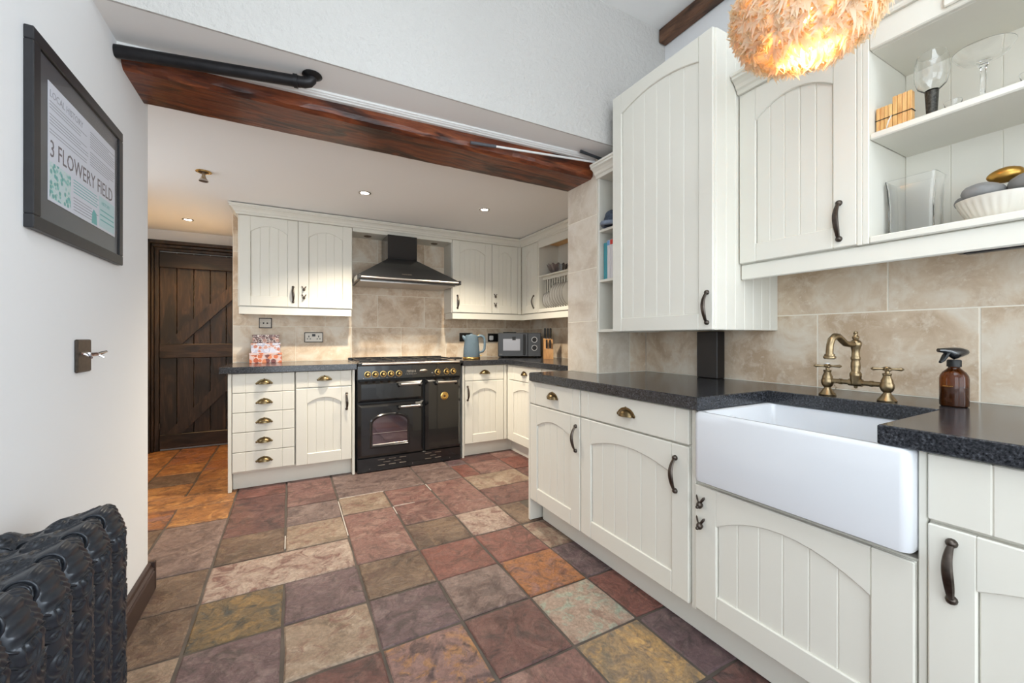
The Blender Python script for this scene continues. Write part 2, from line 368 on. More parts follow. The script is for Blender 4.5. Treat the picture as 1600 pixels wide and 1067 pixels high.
for x0, x1, y in ((.30, .60, 3.095), (.61, .75, 2.785)):
    MB().cbox(x0, x1, y-.003, y+.003, -.006, -.0008, .001).build('grout_line', m_wgrout, fl)

def wall(name, label, x0, x1, y0, y1, z0, z1, m=None): return struct(MB().box(x0, x1, y0, y1, z0, z1).build(name, m or m_plaster), label)
def pierced(name, label, x0, x1, y0, y1, z1, wy0, wy1, wz0, wz1, m=None):
    return struct(MB().box(x0, x1, y0, wy0, -.01, z1).box(x0, x1, wy1, y1, -.01, z1).box(x0, x1, wy0, wy1, -.01, wz0).box(x0, x1, wy0, wy1, wz1, z1).build(name, m or m_plaster), label)
def casement(n, x, y0, y1, z0, z1, label):
    m = MB()
    for a, b, c_, d_ in ((y0, y1, z0, z0+.05), (y0, y1, z1-.05, z1), (y0, y0+.05, z0+.05, z1-.05), (y1-.05, y1, z0+.05, z1-.05), ((y0+y1)/2-.025, (y0+y1)/2+.025, z0+.05, z1-.05)): m.box(x-.025, x+.025, a, b, c_, d_)
    return struct(m.build('window_%d' % n, m_whitep), label)
wl = pierced('wall_left', 'smooth white plaster wall with the framed print and radiator', -.75, -.554, -2.5, 2.36, TOPZ, -2.2, -.4, .85, 2.25)
casement(2, -.66, -2.2, -.4, .85, 2.25, 'added unseen white framed window that brightens the sink run')
wall('wall_return', 'short return wall beside the passage', -1.4, -.75, 2.26, 2.36, -.01, 2.2)
pierced('wall_passage', 'passage side wall beyond the end of the plaster wall', -1.4, -1.3, 2.36, 5.3, 2.2, 2.7, 3.7, .9, 1.95)
casement(4, -1.36, 2.7, 3.7, .9, 1.95, 'added unseen white framed passage window that brightens the alcove')
wb = wall('wall_back', 'travertine tiled wall behind the range cooker', -.43, 2.62, 4.2, 4.3, -.01, 2.2, m_tgrout)
wall('wall_passage_inner', 'passage wall beyond the kitchen units', -.43, -.33, 4.3, 5.26, -.01, 2.2)
wall('wall_far', 'white wall around the far plank door', -1.4, -.33, 5.26, 5.36, -.01, 2.2)
wr = pierced('wall_right', 'travertine tiled wall behind the sink', 2.01, 2.12, -2.5, 1.91, TOPZ, -2.2, -.5, .85, 2.25)
casement(3, 2.09, -2.2, -.5, .85, 2.25, 'added unseen white framed window that brightens the plaster wall')
wp = wall('wall_pier', 'travertine tiled pier under the end of the beam', 1.61, 2.62, 1.91, 2.19, -.01, 2.2, m_tgrout)
wa = wall('wall_alcove', 'travertine tiled side wall of the cooking alcove', 2.52, 2.62, 2.19, 4.2, -.01, 2.2, m_tgrout)
wh = struct(MB().box(-.554, 2.01, 1.755, 1.91, 2.325, TOPZ).box(-.554, 2.01, 1.755, 1.7635, 2.1995, 2.325).build('wall_header', m_rough), 'rough textured white plaster wall above the beam')
# rear wall with an unseen window, enlarged to throw daylight into the alcove
rw = MB().box(-.75, -.45, -2.6, -2.5, -.01, TOPZ).box(1.75, 2.12, -2.6, -2.5, -.01, TOPZ).box(-.45, 1.75, -2.6, -2.5, -.01, .12).box(-.45, 1.75, -2.6, -2.5, 2.28, TOPZ)
struct(rw.build('wall_rear', m_plaster), 'plain rear wall around the window')
wn = struct(MB().box(-.45, 1.75, -2.58, -2.52, .12, .18).box(-.45, 1.75, -2.58, -2.52, 2.22, 2.28).box(-.45, -.39, -2.58, -2.52, .18, 2.22).box(1.69, 1.75, -2.58, -2.52, .18, 2.22).box(.62, .68, -2.58, -2.52, .18, 2.22).build('window_1', m_whitep), 'unseen white framed rear window made tall to light the alcove')
# ceilings
c = MB().box(-.75, -.2, -2.6, 1.755, TOPZ, 3.1).box(1.1, 2.12, -2.6, 1.755, TOPZ, 3.1).box(-.2, 1.1, -2.6, -.9, TOPZ, 3.1).box(-.2, 1.1, .2, 1.755, TOPZ, 3.1)
c.box(-.22, -.2, -.9, .2, 3.1, 3.25).box(1.1, 1.12, -.9, .2, 3.1, 3.25).box(-.2, 1.1, -.92, -.9, 3.1, 3.25).box(-.2, 1.1, .2, .22, 3.1, 3.25)
struct(c.build('ceiling', m_ceil), 'high white ceiling with a roof light')
struct(MB().box(-1.4, 2.62, 1.764, 5.36, 2.2, 2.32).build('ceiling_alcove', m_ceil), 'low white ceiling of the cooking alcove and soffit')
# skirting and timber
sk = [(0, 0), (.024, 0), (.024, .085), (.02, .092), (.022, .1), (.014, .108), (.012, .122), (.006, .128), (0, .128)]
struct(sweep([(-.554, 2.385-.025), (-.554, -2.4)][::-1], sk).build('baseboard_left', m_skirt), 'dark brown moulded skirting along the plaster wall')
MB().cbox(-.578, -.529, 2.362, 2.384, 0, .128, .004).build('end_piece', m_skirt, bpy.data.objects['baseboard_left'])
bm_ = MB(); rs = []
for i in range(49):
    f = i/48; x = -.554+f*(1.609+.554); yf = 2.028-.09*f; yk = 2.317-.111*f; zb = 2.131-.049*f
    jj = lambda a: a*(math.sin(i*.9)+math.sin(i*.37+1.3)+random.uniform(-1, 1))*.45
    a, b_ = jj(.007), jj(.006)
    rs.append([(x, yk, 2.205), (x, yk+a*.5, zb+.016), (x, yk-.014+a*.5, zb+b_*.3), (x, yf+.022+a, zb+b_*.4), (x, yf+.004+a, zb+.014+b_), (x, yf+a*.4, zb+.034+b_), (x, yf, 2.205)])
bm_.rings(rs)
tag(bm_.build('ceiling_beam', m_beam), 'long reddish brown hewn timber beam across the opening', 'beam')
struct(sweep([(-.554, 2.02), (1.609, 1.93)], [(-.02, 2.2), (.03, 2.2), (.03, 2.192), (.024, 2.189), (.022, 2.186), (.014, 2.183), (.010, 2.179), (-.02, 2.179)]).build('trim_1', m_whitep), 'white moulding along the top of the beam')
tag(MB().cbox(1.95, 2.009, -2.4, 1.752, 2.895, 2.978, .006).build('wall_plate_beam', m_purlin), 'old brown timber wall plate under the high ceiling', 'beam')
tag(MB().cbox(1.935, 1.998, 1.357, 1.478, .912, 1.156, .003).build('timber_post', m_post), 'black brown timber post standing on the worktop by the tiles', 'post')

# travertine tiles: children of their walls
def wtile(par, ax, pos, a0, a1, z0, z1, flip=1, pale=False):
    g = .0024; mt = m_trav2 if pale else m_trav
    if ax == 'y': m = MB().cbox(a0+g, a1-g, pos, pos+.012, z0+g, z1-g, .0008)
    else: m = MB().cbox(pos, pos+.012, a0+g, a1-g, z0+g, z1-g, .0008)
    return m.build('tile', mt, par)
ROW = [.911, 1.225, 1.543, 1.857, 2.198]
def course(par, ax, pos, lo, hi, offs, rows, step=.4735, pale=False):
    for r in rows:
        js = [lo]; k = offs[r % 2]
        while k < hi-.03:
            if k > lo+.03: js.append(k)
            k += step
        js.append(hi)
        for a, b in zip(js, js[1:]): wtile(par, ax, pos, a, b, ROW[r], ROW[r+1], pale=pale)
course(wb, 'y', 4.19, -.43, 2.51, (.043-.4735, .285-.4735), range(4))
course(wr, 'x', 2.0, -.5, 1.90, (.456-4*.4735, .693-4*.4735), range(2))
course(wa, 'x', 2.51, 2.19, 4.19, (2.3, 2.52), range(2))
for r in range(4):
    wtile(wp, 'x', 1.6, 1.9, 2.19, ROW[r], ROW[r+1], pale=True)
    wtile(wp, 'y', 1.9, 1.612, 1.863, ROW[r], ROW[r+1], pale=r % 2 == 0); wtile(wp, 'y', 1.9, 1.863, 2.0, ROW[r], ROW[r+1])
MB().box(2.0012, 2.012, -.5, 1.9, .905, 1.543).build('grout_bed', m_tgrout, wr); MB().box(-.43, 2.51, 4.1912, 4.201, .905, 2.198).build('grout_bed', m_tgrout, wb)
MB().box(2.5112, 2.521, 2.19, 4.19, .905, 1.543).build('grout_bed', m_tgrout, wa); MB().box(1.6012, 1.611, 1.9012, 2.19, .905, 2.198).build('grout_bed', m_tgrout, wp)
MB().box(1.612, 2.0, 1.9012, 1.911, .905, 2.198).build('grout_bed', m_tgrout, wp)

# far plank door
d = ob('door_1', None, None, (-1.12, 5.215, .02)); struct(d, 'dark oak ledged and braced plank door at the end of the passage')
for i in range(6):
    x0 = i*.137-.02
    MB().cbox(x0+.002, x0+.135, .012, .036, 0, 1.955, .004).build('plank', m_dark, d)
for z0, z1 in ((0, .14), (.90, 1.04), (1.80, 1.945)): MB().cbox(-.015, .80, -.012, .012, z0, z1, .004).build('ledge', m_darkh, d)
for z0 in (.14, 1.04):
    p = [(.03, z0), (.16, z0), (.80, z0+.70), (.80, z0+.76), (.70, z0+.76)]
    m = MB(); m.rings([[(x, -.011, z) for x, z in p], [(x, .012, z) for x, z in p]]); m.build('brace', m_dark, d)
m = MB().cbox(-.12, -.075, -.06, .04, -.02, 2.06, .006).cbox(-.075, -.055, -.035, .04, -.02, 2.02, .005).cbox(-.055, -.018, -.005, .04, -.02, 1.98, .004)
m.cbox(-.12, .8, -.06, .04, 2.025, 2.06, .006).cbox(-.075, .8, -.035, .04, 1.995, 2.025, .005).cbox(-.055, .8, -.005, .04, 1.965, 1.995, .004)
m.build('door_frame', m_dark, d)
MB().tube([(-.012, -.012, .20), (-.012, -.012, .26)], .006).build('hinge', m_pewter, d)
# ================================================================ HARDWARE (shared meshes)
def bow_mesh():
    m = MB(); L = .118
    pts = [(0.0015*math.sin(2*PI*s), -(.008+.02*math.sin(PI*s)**.8 if 0 < s < 1 else .008), L*s) for s in [i/14 for i in range(15)]]
    m.tube(pts, [.0042+.0028*math.sin(PI*i/14) for i in range(15)], 8, (1, 1.45), up=(0, -1, 0))
    for z in (-.004, L+.004):
        m.lathe([(.0, 0), (.0105, 0), (.0105, -.004), (.008, -.010), (.004, -.0125), (.001, -.013)], 12, (0, 0, z), 'y')
    return m.mesh('bow_handle', m_pewter, True)
def cup_mesh():
    m = MB(); a, h, dp = .040, .030, .025; rs = []
    for i in range(17):
        al = PI*i/16; rs.append([(a*math.cos(al), -.003-math.sin(al)*dp*math.sin(b), math.sin(al)*h*math.cos(b)) for b in [PI/2*k/7 for k in range(8)]])
    m.rings(rs, False, False, closed=False)
    pl = [(1.12*a*math.cos(t)*(1+.16*math.cos(t)**8), .002+1.22*h*max(0, math.sin(t))**.8) for t in [PI*k/20 for k in range(21)]]
    m.rings([[(x, 0, z) for x, z in pl], [(x, -.004, z) for x, z in pl]])
    m.ball((0, -.004, h*1.22), (.006, .004, .006), 10, 6)
    for sx in (-1, 1): m.ball((sx*a*1.2, -.003, .006), (.008, .004, .008), 10, 6)
    return m.mesh('cup_handle', m_cup, True)
def rabbit_mesh():
    m = MB(); m.ball((0, -.012, 0), (.0105, .012, .013), 12, 8); m.ball((0, -.024, -.005), (.006, .007, .006), 10, 6)
    m.tube([(0, 0, -.002), (0, -.008, -.001)], .007)
    for sx in (-1, 1): m.tube([(sx*.004, -.013, .009), (sx*.009, -.011, .018), (sx*.0145, -.008, .027), (sx*.017, -.006, .031)], [.003, .0048, .0045, .0012], 8, (1, .55))
    return m.mesh('rabbit_knob', m_pewter, True)
BOW, CUP, RAB = bow_mesh(), cup_mesh(), rabbit_mesh()

# ================================================================ DOORS AND DRAWERS (unit space: x right, front at -y, z up)
def door(unit, x0, x1, z0, z1, nb=5, handle=None, st=.078, fb=.085, spring=.12, apex=.075, y=0):
    w, h = x1-x0, z1-z0; c = .0032
    d = ob('door', MB().cbox(0, w, -.006, 0, 0, h, .001).mesh('door', m_cream), unit, (x0, y, z0))
    sm = MB().cbox(0, st, -.02, -.0055, 0, h, c).mesh('stile', m_cream); ob('stile', sm, d); ob('stile', sm, d, (w-st, 0, 0))
    MB().cbox(st, w-st, -.02, -.0055, 0, fb, c).build('bottom_rail', m_cream, d)
    xc, hw, zs, za = w/2, w/2-st, h-spring, h-apex
    rs = []
    for k in range(17):
        x = xc-hw*math.cos(PI*k/16); zl = zs+(za-zs)*(1-math.cos(PI*k/16)**2)
        rs.append([(x, -.0055, zl), (x, -.0055, h), (x, -.02+c, h), (x, -.02, h-c), (x, -.02, zl+c), (x, -.02+c, zl)])
    MB().rings(rs).build('top_rail', m_cream, d)
    bw = (2*hw-.003)/nb; bme = MB().cbox(0, bw, -.0125, -.0055, fb-.002, za+.004, .003).mesh('board', m_cream)
    for i in range(nb): ob('board', bme, d, (st+.0015+i*bw, 0, 0))
    if handle:
        kind, hx, hz = handle
        if kind == 'bow': ob('handle', BOW, d, (hx-x0, -.02, hz-z0))
        elif kind == 'rab':
            for k in hz: ob('knob', RAB, d, (hx-x0, -.02, k-z0))
    return d
def drawer(unit, x0, x1, z0, z1, cup=True, g=.082):
    w = x1-x0; h = z1-z0; m = MB()
    for a, b in ((0, g), (g, w-g), (w-g, w)): m.cbox(a, b, -.02, 0, 0, h, .0028)
    d = ob('drawer', m.mesh('drawer', m_cream), unit, (x0, 0, z0))
    if cup: ob('handle', CUP, d, (w/2, -.02, h/2-.012))
    return d
def carcass(unit, w, dep, z0, z1, x0=0): return MB().cbox(x0, w, .0005, dep, z0, z1, .002).build('carcass', m_cream, unit)
R90 = -PI/2
GB = 'cream base units along the sink run'
# ---- sink run (faces the left wall)
XC = 1.317
u = thing('base_cabinet', 'narrow cream base unit with end panel beside the tiled pier', 'cabinet', (XC, 2.168, 0), R90)
carcass(u, .498, .275, .13, .862); MB().cbox(-.022, -.001, -.018, .275, .002, .862, .002).build('end_panel', m_cream, u)
drawer(u, .002, .494, .724, .858, True, .06); door(u, .002, .494, .136, .717, 5, ('bow', .462, .545))
u = thing('base_cabinet', 'wide cream base unit between narrow unit and white sink', 'cabinet', (XC, 1.668, 0), R90)
carcass(u, .647, .55, .13, .862); drawer(u, .002, .643, .726, .858, True, .06); door(u, .002, .643, .138, .718, 6, ('bow', .584, .543))
u = thing('sink_cabinet', 'low cream unit under the sink with two rabbit knobs', 'cabinet', (XC, 1.018, 0), R90)
carcass(u, .63, .55, .13, .596); door(u, .02, .618, .142, .592, 6, ('rab', .048, (.452, .527)), spring=.125, apex=.06, st=.085)
MB().cbox(.0, .018, -.012, .4, .13, .862, .002).build('side_panel', m_cream, u); MB().cbox(.622, .637, -.012, .4, .13, .862, .002).build('side_panel', m_cream, u)
u = thing('base_cabinet', 'cream base unit under the worktop on the bottle side of the sink', 'cabinet', (XC, .38, 0), R90)
carcass(u, .6, .55, .13, .862); drawer(u, .002, .596, .706, .858, False, .1); door(u, .002, .596, .14, .697, 5, ('bow', .042, .545))
ob('handle', CUP, [c for c in u.children if c.name.startswith('drawer')][0], (.297, -.02, .065))
tag(MB().cbox(1.376, 1.394, -.4, 2.146, .001, .129, .002).build('plinth', m_cream), 'cream plinth board below the sink run units', 'plinth')
# ---- cooking alcove base units
YC = 3.59
u = thing('drawer_unit', 'cream base unit with a stack of five drawers', 'cabinet', (-.373, YC, 0))
carcass(u, .403, .59, .13, .862)
for i in range(5): drawer(u, .003, .401, .142+i*.144+.002, .142+(i+1)*.144-.002)
MB().cbox(-.023, -.001, -.018, .59, .002, .862, .002).build('end_panel', m_cream, u)
u = thing('base_cabinet', 'cream base unit between the five drawer stack and range cooker', 'cabinet', (.034, YC, 0))
carcass(u, .41, .59, .13, .862); drawer(u, .004, .406, .735, .86); door(u, .004, .406, .135, .727, 4, ('bow', .369, .55))
MB().cbox(.412, .432, -.018, .59, .002, .862, .002).build('end_panel', m_cream, u)
u = thing('base_cabinet', 'cream base unit under the kettle to the side of the range', 'cabinet', (1.429, YC, 0))
carcass(u, .41, .59, .13, .862); drawer(u, .004, .406, .72, .86); door(u, .004, .406, .13, .713, 4, ('bow', .03, .543))
MB().cbox(-.023, -.003, -.018, .59, .002, .862, .002).build('end_panel', m_cream, u); MB().cbox(.412, .445, -.018, .1, .13, .862, .003).build('corner_post', m_cream, u)
u = thing('base_cabinet', 'cream corner base unit under the microwave and knife block', 'cabinet', (1.895, 3.545, 0), R90)
carcass(u, 1.34, .6, .13, .862, -.02); MB().cbox(-.026, .018, -.018, 0, .13, .862, .002).build('filler', m_cream, u); drawer(u, .02, .60, .72, .86); door(u, .02, .60, .13, .713, 6); drawer(u, .605, 1.2, .72, .86); door(u, .605, 1.2, .13, .713, 6)
tag(MB().cbox(-.372, .445, 3.645, 3.663, .001, .129, .002).build('plinth', m_cream), 'cream plinth board below the drawer stack', 'plinth')
tag(MB().prism([(1.429, 3.645), (1.95, 3.645), (1.95, 2.3), (1.968, 2.3), (1.968, 3.663), (1.429, 3.663)], .001, .129).build('plinth', m_cream), 'cream plinth board turning the alcove corner', 'plinth')
# ---- worktops
tag(MB().prism([(1.275, .972), (1.275, 2.14), (1.30, 2.168), (1.598, 2.168), (1.598, 1.898), (1.998, 1.898), (1.998, -.35), (1.275, -.35), (1.275, .462), (1.70, .468), (1.70, .968)], .863, .911, .003).build('worktop', m_granite), 'speckled black granite worktop cut out around the white sink', 'worktop')
tag(MB().prism([(-.445, 3.545), (.476, 3.545), (.476, 4.188), (-.428, 4.188), (-.445, 4.1)], .863, .911, .003).build('worktop', m_granite), 'black granite worktop over the drawer stack with printed boxes', 'worktop')
tag(MB().prism([(1.404, 3.545), (1.85, 3.545), (1.85, 2.2), (2.508, 2.2), (2.508, 4.188), (1.404, 4.188)], .863, .911, .003).build('worktop', m_granite), 'black granite corner worktop under kettle and microwave', 'worktop')

# ---- alcove wall units
YU = 3.96
u = thing('wall_cabinet', 'cream double wall unit over the five drawer stack', 'cabinet', (-.372, YU, 0))
carcass(u, .866, .229, 1.378, 2.12); door(u, .01, .430, 1.382, 2.116, 4, ('bow', .393, 1.43), spring=.13)
door(u, .434, .862, 1.382, 2.116, 4, ('rab', .475, (1.463, 1.533)), spring=.13)
u = thing('wall_cabinet', 'cream double wall unit over the kettle', 'cabinet', (1.441, YU, 0))
carcass(u, .80, .229, 1.378, 2.12); door(u, .004, .446, 1.382, 2.116, 5, ('bow', .058, 1.43), spring=.13); door(u, .450, .758, 1.382, 2.116, 3, ('rab', .485, (1.465, 1.56)), spring=.13)
MB().cbox(.761, .809, -.018, .1, 1.378, 2.12, .003).build('corner_post', m_cream, u)
u = thing('wall_cabinet', 'narrow cream wall unit in the corner beside the plate rack', 'cabinet', (2.27, 3.935, 0), R90)
carcass(u, .33, .235, 1.378, 2.12, .05); MB().cbox(-.006, .013, -.018, .02, 1.378, 2.12, .002).build('filler', m_cream, u); door(u, .015, .325, 1.382, 2.116, 3, ('bow', .255, 1.44), spring=.13)
u = thing('plate_rack', 'cream open wall unit with dowelled plate rack and shelf', 'plate rack', (2.27, 3.603, 0), R90)
MB().cbox(0, .02, -.018, .235, 1.378, 2.12, .002).build('side_panel', m_cream, u); MB().cbox(1.18, 1.2, -.018, .235, 1.378, 2.12, .002).build('side_panel', m_cream, u)
MB().box(.02, 1.18, .222, .235, 1.38, 2.12).build('back_panel', m_creamin, u); MB().cbox(.02, 1.18, -.018, 0, 2.045, 2.12, .002).build('top_rail', m_cream, u)
MB().box(.02, 1.18, 0, .222, 2.09, 2.12).build('top_panel', m_pine, u)
MB().cbox(.02, 1.18, -.018, .222, 1.743, 1.759, .003).build('shelf', m_cream, u); MB().cbox(.02, 1.18, -.018, .222, 1.38, 1.418, .003).build('bottom_rail', m_cream, u)
MB().cbox(.02, 1.18, .025, .045, 1.715, 1.743, .002).cbox(.02, 1.18, .15, .17, 1.715, 1.743, .002).build('dowel_rail', m_cream, u)
dw = MB().lathe([(.005, 1.418), (.005, 1.716)], 8).mesh('dowel', m_cream, True)
for i in range(24):
    ob('dowel', dw, u, (.06+i*.042, .035, 0)); ob('dowel', dw, u, (.06+i*.042, .16, 0))
def plate_mesh(r):
    return MB().lathe([(0.001, .002), (r*.55, .0), (r*.62, .004), (r*.97, .016), (r, .018), (r*.99, .021), (r*.62, .009), (r*.5, .006), (0.001, .006)], 28, (0, 0, 0), 'y').mesh('plate', m_plate, True)
PS, PL = plate_mesh(.088), plate_mesh(.125)
def rim_shade_mesh(r): return MB().tube([(r*math.cos(2*PI*k/40), .0195, r*math.sin(2*PI*k/40)) for k in range(41)], .0022, 6, caps=False).mesh('rim', m_rimshade, True)  # dark ring stands in for the shade that parts the plates
RS, RL = rim_shade_mesh(.0885), rim_shade_mesh(.1255)
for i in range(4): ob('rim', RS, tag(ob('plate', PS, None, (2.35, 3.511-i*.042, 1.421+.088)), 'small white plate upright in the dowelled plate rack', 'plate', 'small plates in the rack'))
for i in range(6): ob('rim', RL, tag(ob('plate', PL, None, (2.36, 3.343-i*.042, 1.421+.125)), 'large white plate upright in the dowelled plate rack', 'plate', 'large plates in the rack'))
# bridging panel over the hood
u = thing('bridging_panel', 'cream panel bridging the wall units above the hood', 'panel', (.495, YU, 0))
MB().cbox(0, .945, -.018, .228, 2.085, 2.12, .002).build('board', m_cream, u)
for x in (.15, .80): MB().lathe([(.001, 2.0855), (.033, 2.0855), (.036, 2.083), (.03, 2.080), (.028, 2.083), (.001, 2.083)], 18, (x, .11, 0)).build('spotlight', m_niche, u, smooth=True)
# cornice and pelmets
CR = [(-.004, 2.117), (.010, 2.117), (.014, 2.124), (.014, 2.132), (.022, 2.138), (.028, 2.15), (.04, 2.162), (.052, 2.168), (.052, 2.178), (.058, 2.181), (.058, 2.192), (-.004, 2.192)]
tag(sweep([(-.372, 4.188), (-.372, 3.938), (2.25, 3.938), (2.25, 2.2)][::-1], [(-o, z) for o, z in CR]).build('cornice', m_cream), 'cream moulded cornice along the alcove wall units', 'cornice')
PE = [(0, 1.316), (.018, 1.316), (.018, 1.372), (.012, 1.377), (0, 1.377)]
tag(sweep([(-.364, 4.18), (-.364, 3.952), (.486, 3.952), (.486, 4.18)], [(-o, z) for o, z in PE]).build('pelmet', m_cream), 'cream pelmet under the wall unit above the printed boxes', 'pelmet')
tag(sweep([(1.45, 4.18), (1.45, 3.952), (2.262, 3.952), (2.262, 2.2)], [(-o, z) for o, z in PE]).build('pelmet', m_cream), 'cream pelmet under the wall units above kettle and microwave', 'pelmet')

# ---- sink run wall units
u = thing('tall_wall_cabinet', 'tall white wall unit with boarded side beside the open shelves', 'cabinet', (1.556, 1.697, 0), R90)
carcass(u, .596, .44, 1.16, 2.41); door(u, 0, .6, 1.157, 2.414, 6, ('bow', .574, 1.192), st=.068, fb=.07, spring=.11, apex=.068)
sb = MB().cbox(0, .0635, 0, .0085, 1.157, 2.414, .0025).mesh('side_board', m_cream)
for i in range(7): ob('side_board', sb, u, (.6045, -.002+i*.0635, 0), (0, 0, PI/2))
u = thing('wall_cabinet', 'white wall unit with arched door under the feather lamp', 'cabinet', (1.718, 1.090, 0), R90)
carcass(u, .43, .28, 1.438, 2.165); door(u, .003, .418, 1.441, 2.162, 5, ('bow', .368, 1.475), st=.07, fb=.075, spring=.135, apex=.08)
MB().cbox(.419, .434, -.02, .28, 1.438, 2.165, .002).build('side_panel', m_cream, u)
u = thing('display_cabinet', 'open white display unit with a shelf of glassware and bowl', 'cabinet', (1.718, .656, 0), R90)
MB().cbox(0, .018, -.02, .28, 1.438, 2.165, .002).build('side_panel', m_cream, u); MB().cbox(.72, .738, -.02, .28, 1.438, 2.165, .002).build('side_panel', m_cream, u)
MB().cbox(.018, .72, -.02, .28, 1.438, 1.462, .004).build('bottom_shelf', m_cream, u); MB().cbox(.018, .72, -.014, .275, 1.784, 1.806, .004).build('shelf', m_cream, u)
MB().cbox(.018, .72, 0, .28, 2.082, 2.10, .002).build('top_panel', m_creamin, u)
MB().cbox(.018, .72, -.02, 0, 2.082, 2.165, .004).build('frieze', m_cream, u); MB().cbox(.197, .60, -.032, -.02, 2.094, 2.16, .004).cbox(.215, .58, -.037, -.032, 2.108, 2.15, .003).build('frieze_panel', m_cream, u)
bb = MB().cbox(0, .117, .268, .28, 1.45, 2.09, .0025).mesh('back_board', m_creamin)
for i in range(6): ob('back_board', bb, u, (.018+i*.117, 0, 0))
C2 = [(o, z+.046) for o, z in CR]
tag(sweep([(1.698, 1.088), (1.698, -.08)], C2).build('cornice', m_cream), 'white moulded cornice behind the feather lamp', 'cornice')
tag(MB().cbox(1.712, 1.73, -.08, 1.088, 1.372, 1.437, .004).build('pelmet', m_cream), 'white pelmet board above the brass tap', 'pelmet')
u = thing('shelf_unit', 'narrow cream open shelf unit holding books and a hat', 'shelf unit', (1.60, 1.896, 0), R90)
MB().cbox(0, .016, 0, .30, 1.156, 2.075, .002).build('side_panel', m_cream, u); MB().cbox(.18, .195, 0, .30, 1.156, 2.075, .002).build('side_panel', m_cream, u)
MB().box(.016, .18, .29, .30, 1.156, 2.075).build('back_panel', m_creamin, u)
for z in (1.156, 1.448, 1.742, 2.059): MB().cbox(.016, .18, .002, .29, z, z+.016, .002).build('shelf', m_cream, u)
tag(sweep([(1.60, 1.897), (1.60, 1.70)], [(o, z-.058) for o, z in CR]).build('cornice', m_cream), 'short cream cornice piece above the hat and books', 'cornice')
tag(MB().cbox(1.80, 1.87, .1, .47, 1.386, 1.401, .003).cbox(1.82, 1.85, .12, .45, 1.381, 1.387, .002).build('under_cabinet_light', m_mw), 'slim grey strip light under the display unit', 'light')
def glyphs(par, mat, x0, x1, z, h, n, y, gap):
    """a word too small to read: one upright mark for each letter"""
    m = MB(); p = (x1-x0)/n
    for i in range(n):
        a = x0+i*p; b = a+p*(1-gap); t = min(h*.22, p*.3)
        m.box(a, a+t, y-.0006, y, z, z+h)
        if i % 3 != 1: m.box(a, b, y-.0006, y, z+h-t, z+h)
        if i % 2: m.box(b-t, b, y-.0006, y, z, z+h)
        else: m.box(a, b, y-.0006, y, z+h*.42, z+h*.42+t)
    return m.build('lettering', mat, par)
# ================================================================ RANGE COOKER
u = thing('range_cooker', 'black range cooker with brass knobs and chrome rails', 'cooker', (.48, 3.57, 0))
MB().cbox(.0, .91, .022, .60, .012, .895, .004).build('body', m_blackm, u)
for x in (.04, .87):
    for y in (.06, .56): MB().lathe([(.018, .0), (.018, .013)], 10, (x, y, 0)).build('foot', m_blackm, u)
MB().cbox(.0, .91, -.012, .03, .77, .893, .006).build('control_panel', m_black, u)
MB().cbox(-.004, .914, -.02, .60, .893, .912, .005).build('hob', m_black, u)
MB().cbox(.02, .89, .03, .56, .912, .915, .001).build('hob_glass', m_dglass, u)
MB().cbox(.0, .91, .565, .60, .912, .935, .003).build('rear_rail', m_black, u)
for k, (x, w) in enumerate(((.03, .27), (.32, .27), (.61, .27))):
    g = MB()
    for yy in (.05, .30, .54): g.cbox(x, x+w, yy-.006, yy+.006, .922, .931, .002)
    for xx in (x+.006, x+w/2, x+w-.006): g.cbox(xx-.006, xx+.006, .05, .54, .922, .931, .002)
    for xx in (x+.006, x+w-.006):
        for yy in (.05, .54): g.cbox(xx-.006, xx+.006, yy-.006, yy+.006, .914, .924, .001)
    g.build('pan_support', m_blackm, u)
for x, y in ((.165, .17), (.165, .42), (.455, .295), (.745, .17), (.745, .42)):
    MB().lathe([(.001, .915), (.045, .915), (.045, .92), (.032, .921), (.032, .926), (.001, .927)], 18, (x, y, 0)).build('burner', m_blackm, u, smooth=True)
r = MB().tube([(.03, -.052, .905), (.88, -.052, .905)], .0105, 12).build('towel_rail', m_steel, u, smooth=True)
for x in (.018, .892): MB().cbox(x-.016, x+.016, -.066, -.008, .89, .918, .005).build('rail_bracket', m_blackm, u)
kn = MB().lathe([(.001, 0), (.0255, 0), (.0265, -.003), (.0265, -.006), (.0215, -.007), (.0215, -.0045), (.001, -.0045)], 24, (0, 0, 0), 'y').mesh('bezel', m_brass, True)
kb = MB().lathe([(.0205, -.004), (.0205, -.008), (.001, -.0085)], 20, (0, 0, 0), 'y').mesh('dial', m_blackm, True)
kg = MB().lathe([(.001, -.008), (.0125, -.008), (.0135, -.014), (.0125, -.028), (.009, -.032), (.001, -.033)], 18, (0, 0, 0), 'y').cbox(-.0025, .0025, -.034, -.03, -.004, .018, .001).mesh('grip', m_brass, True)
for x in (.083, .144, .209, .272, .340, .683, .767, .831):
    k = ob('knob', kn, u, (x, -.012, .818)); ob('dial', kb, k); ob('grip', kg, k)
    MB().cbox(x-.035, x-.029, -.0128, -.012, .783, .789, .0002).build('marking', m_sock, u)
    MB().cbox(x-.004, x+.004, -.0128, -.012, .852, .854, .0002).build('marking', m_sock, u) if x > .5 else None
glyphs(u, m_sock, .408, .490, .823, .020, 6, -.0122, .25)
glyphs(u, m_sock, .398, .500, .804, .010, 7, -.0122, .5)
MB().lathe([(.001, 0), (1, 0), (.97, -.002), (.001, -.002)], 24, (0, 0, 0), 'y').build('badge', m_sock, u, (.557, -.012, .83), smooth=True).scale = (.038, 1, .016)
MB().cbox(.525, .589, -.0148, -.0138, .827, .833, .0003).build('badge_band', m_blackm, u)
MB().lathe([(.001, 0), (.005, 0), (.004, -.003), (.001, -.0035)], 10, (.633, -.012, .812), 'y').build('ignition_button', m_chrome, u, smooth=True)
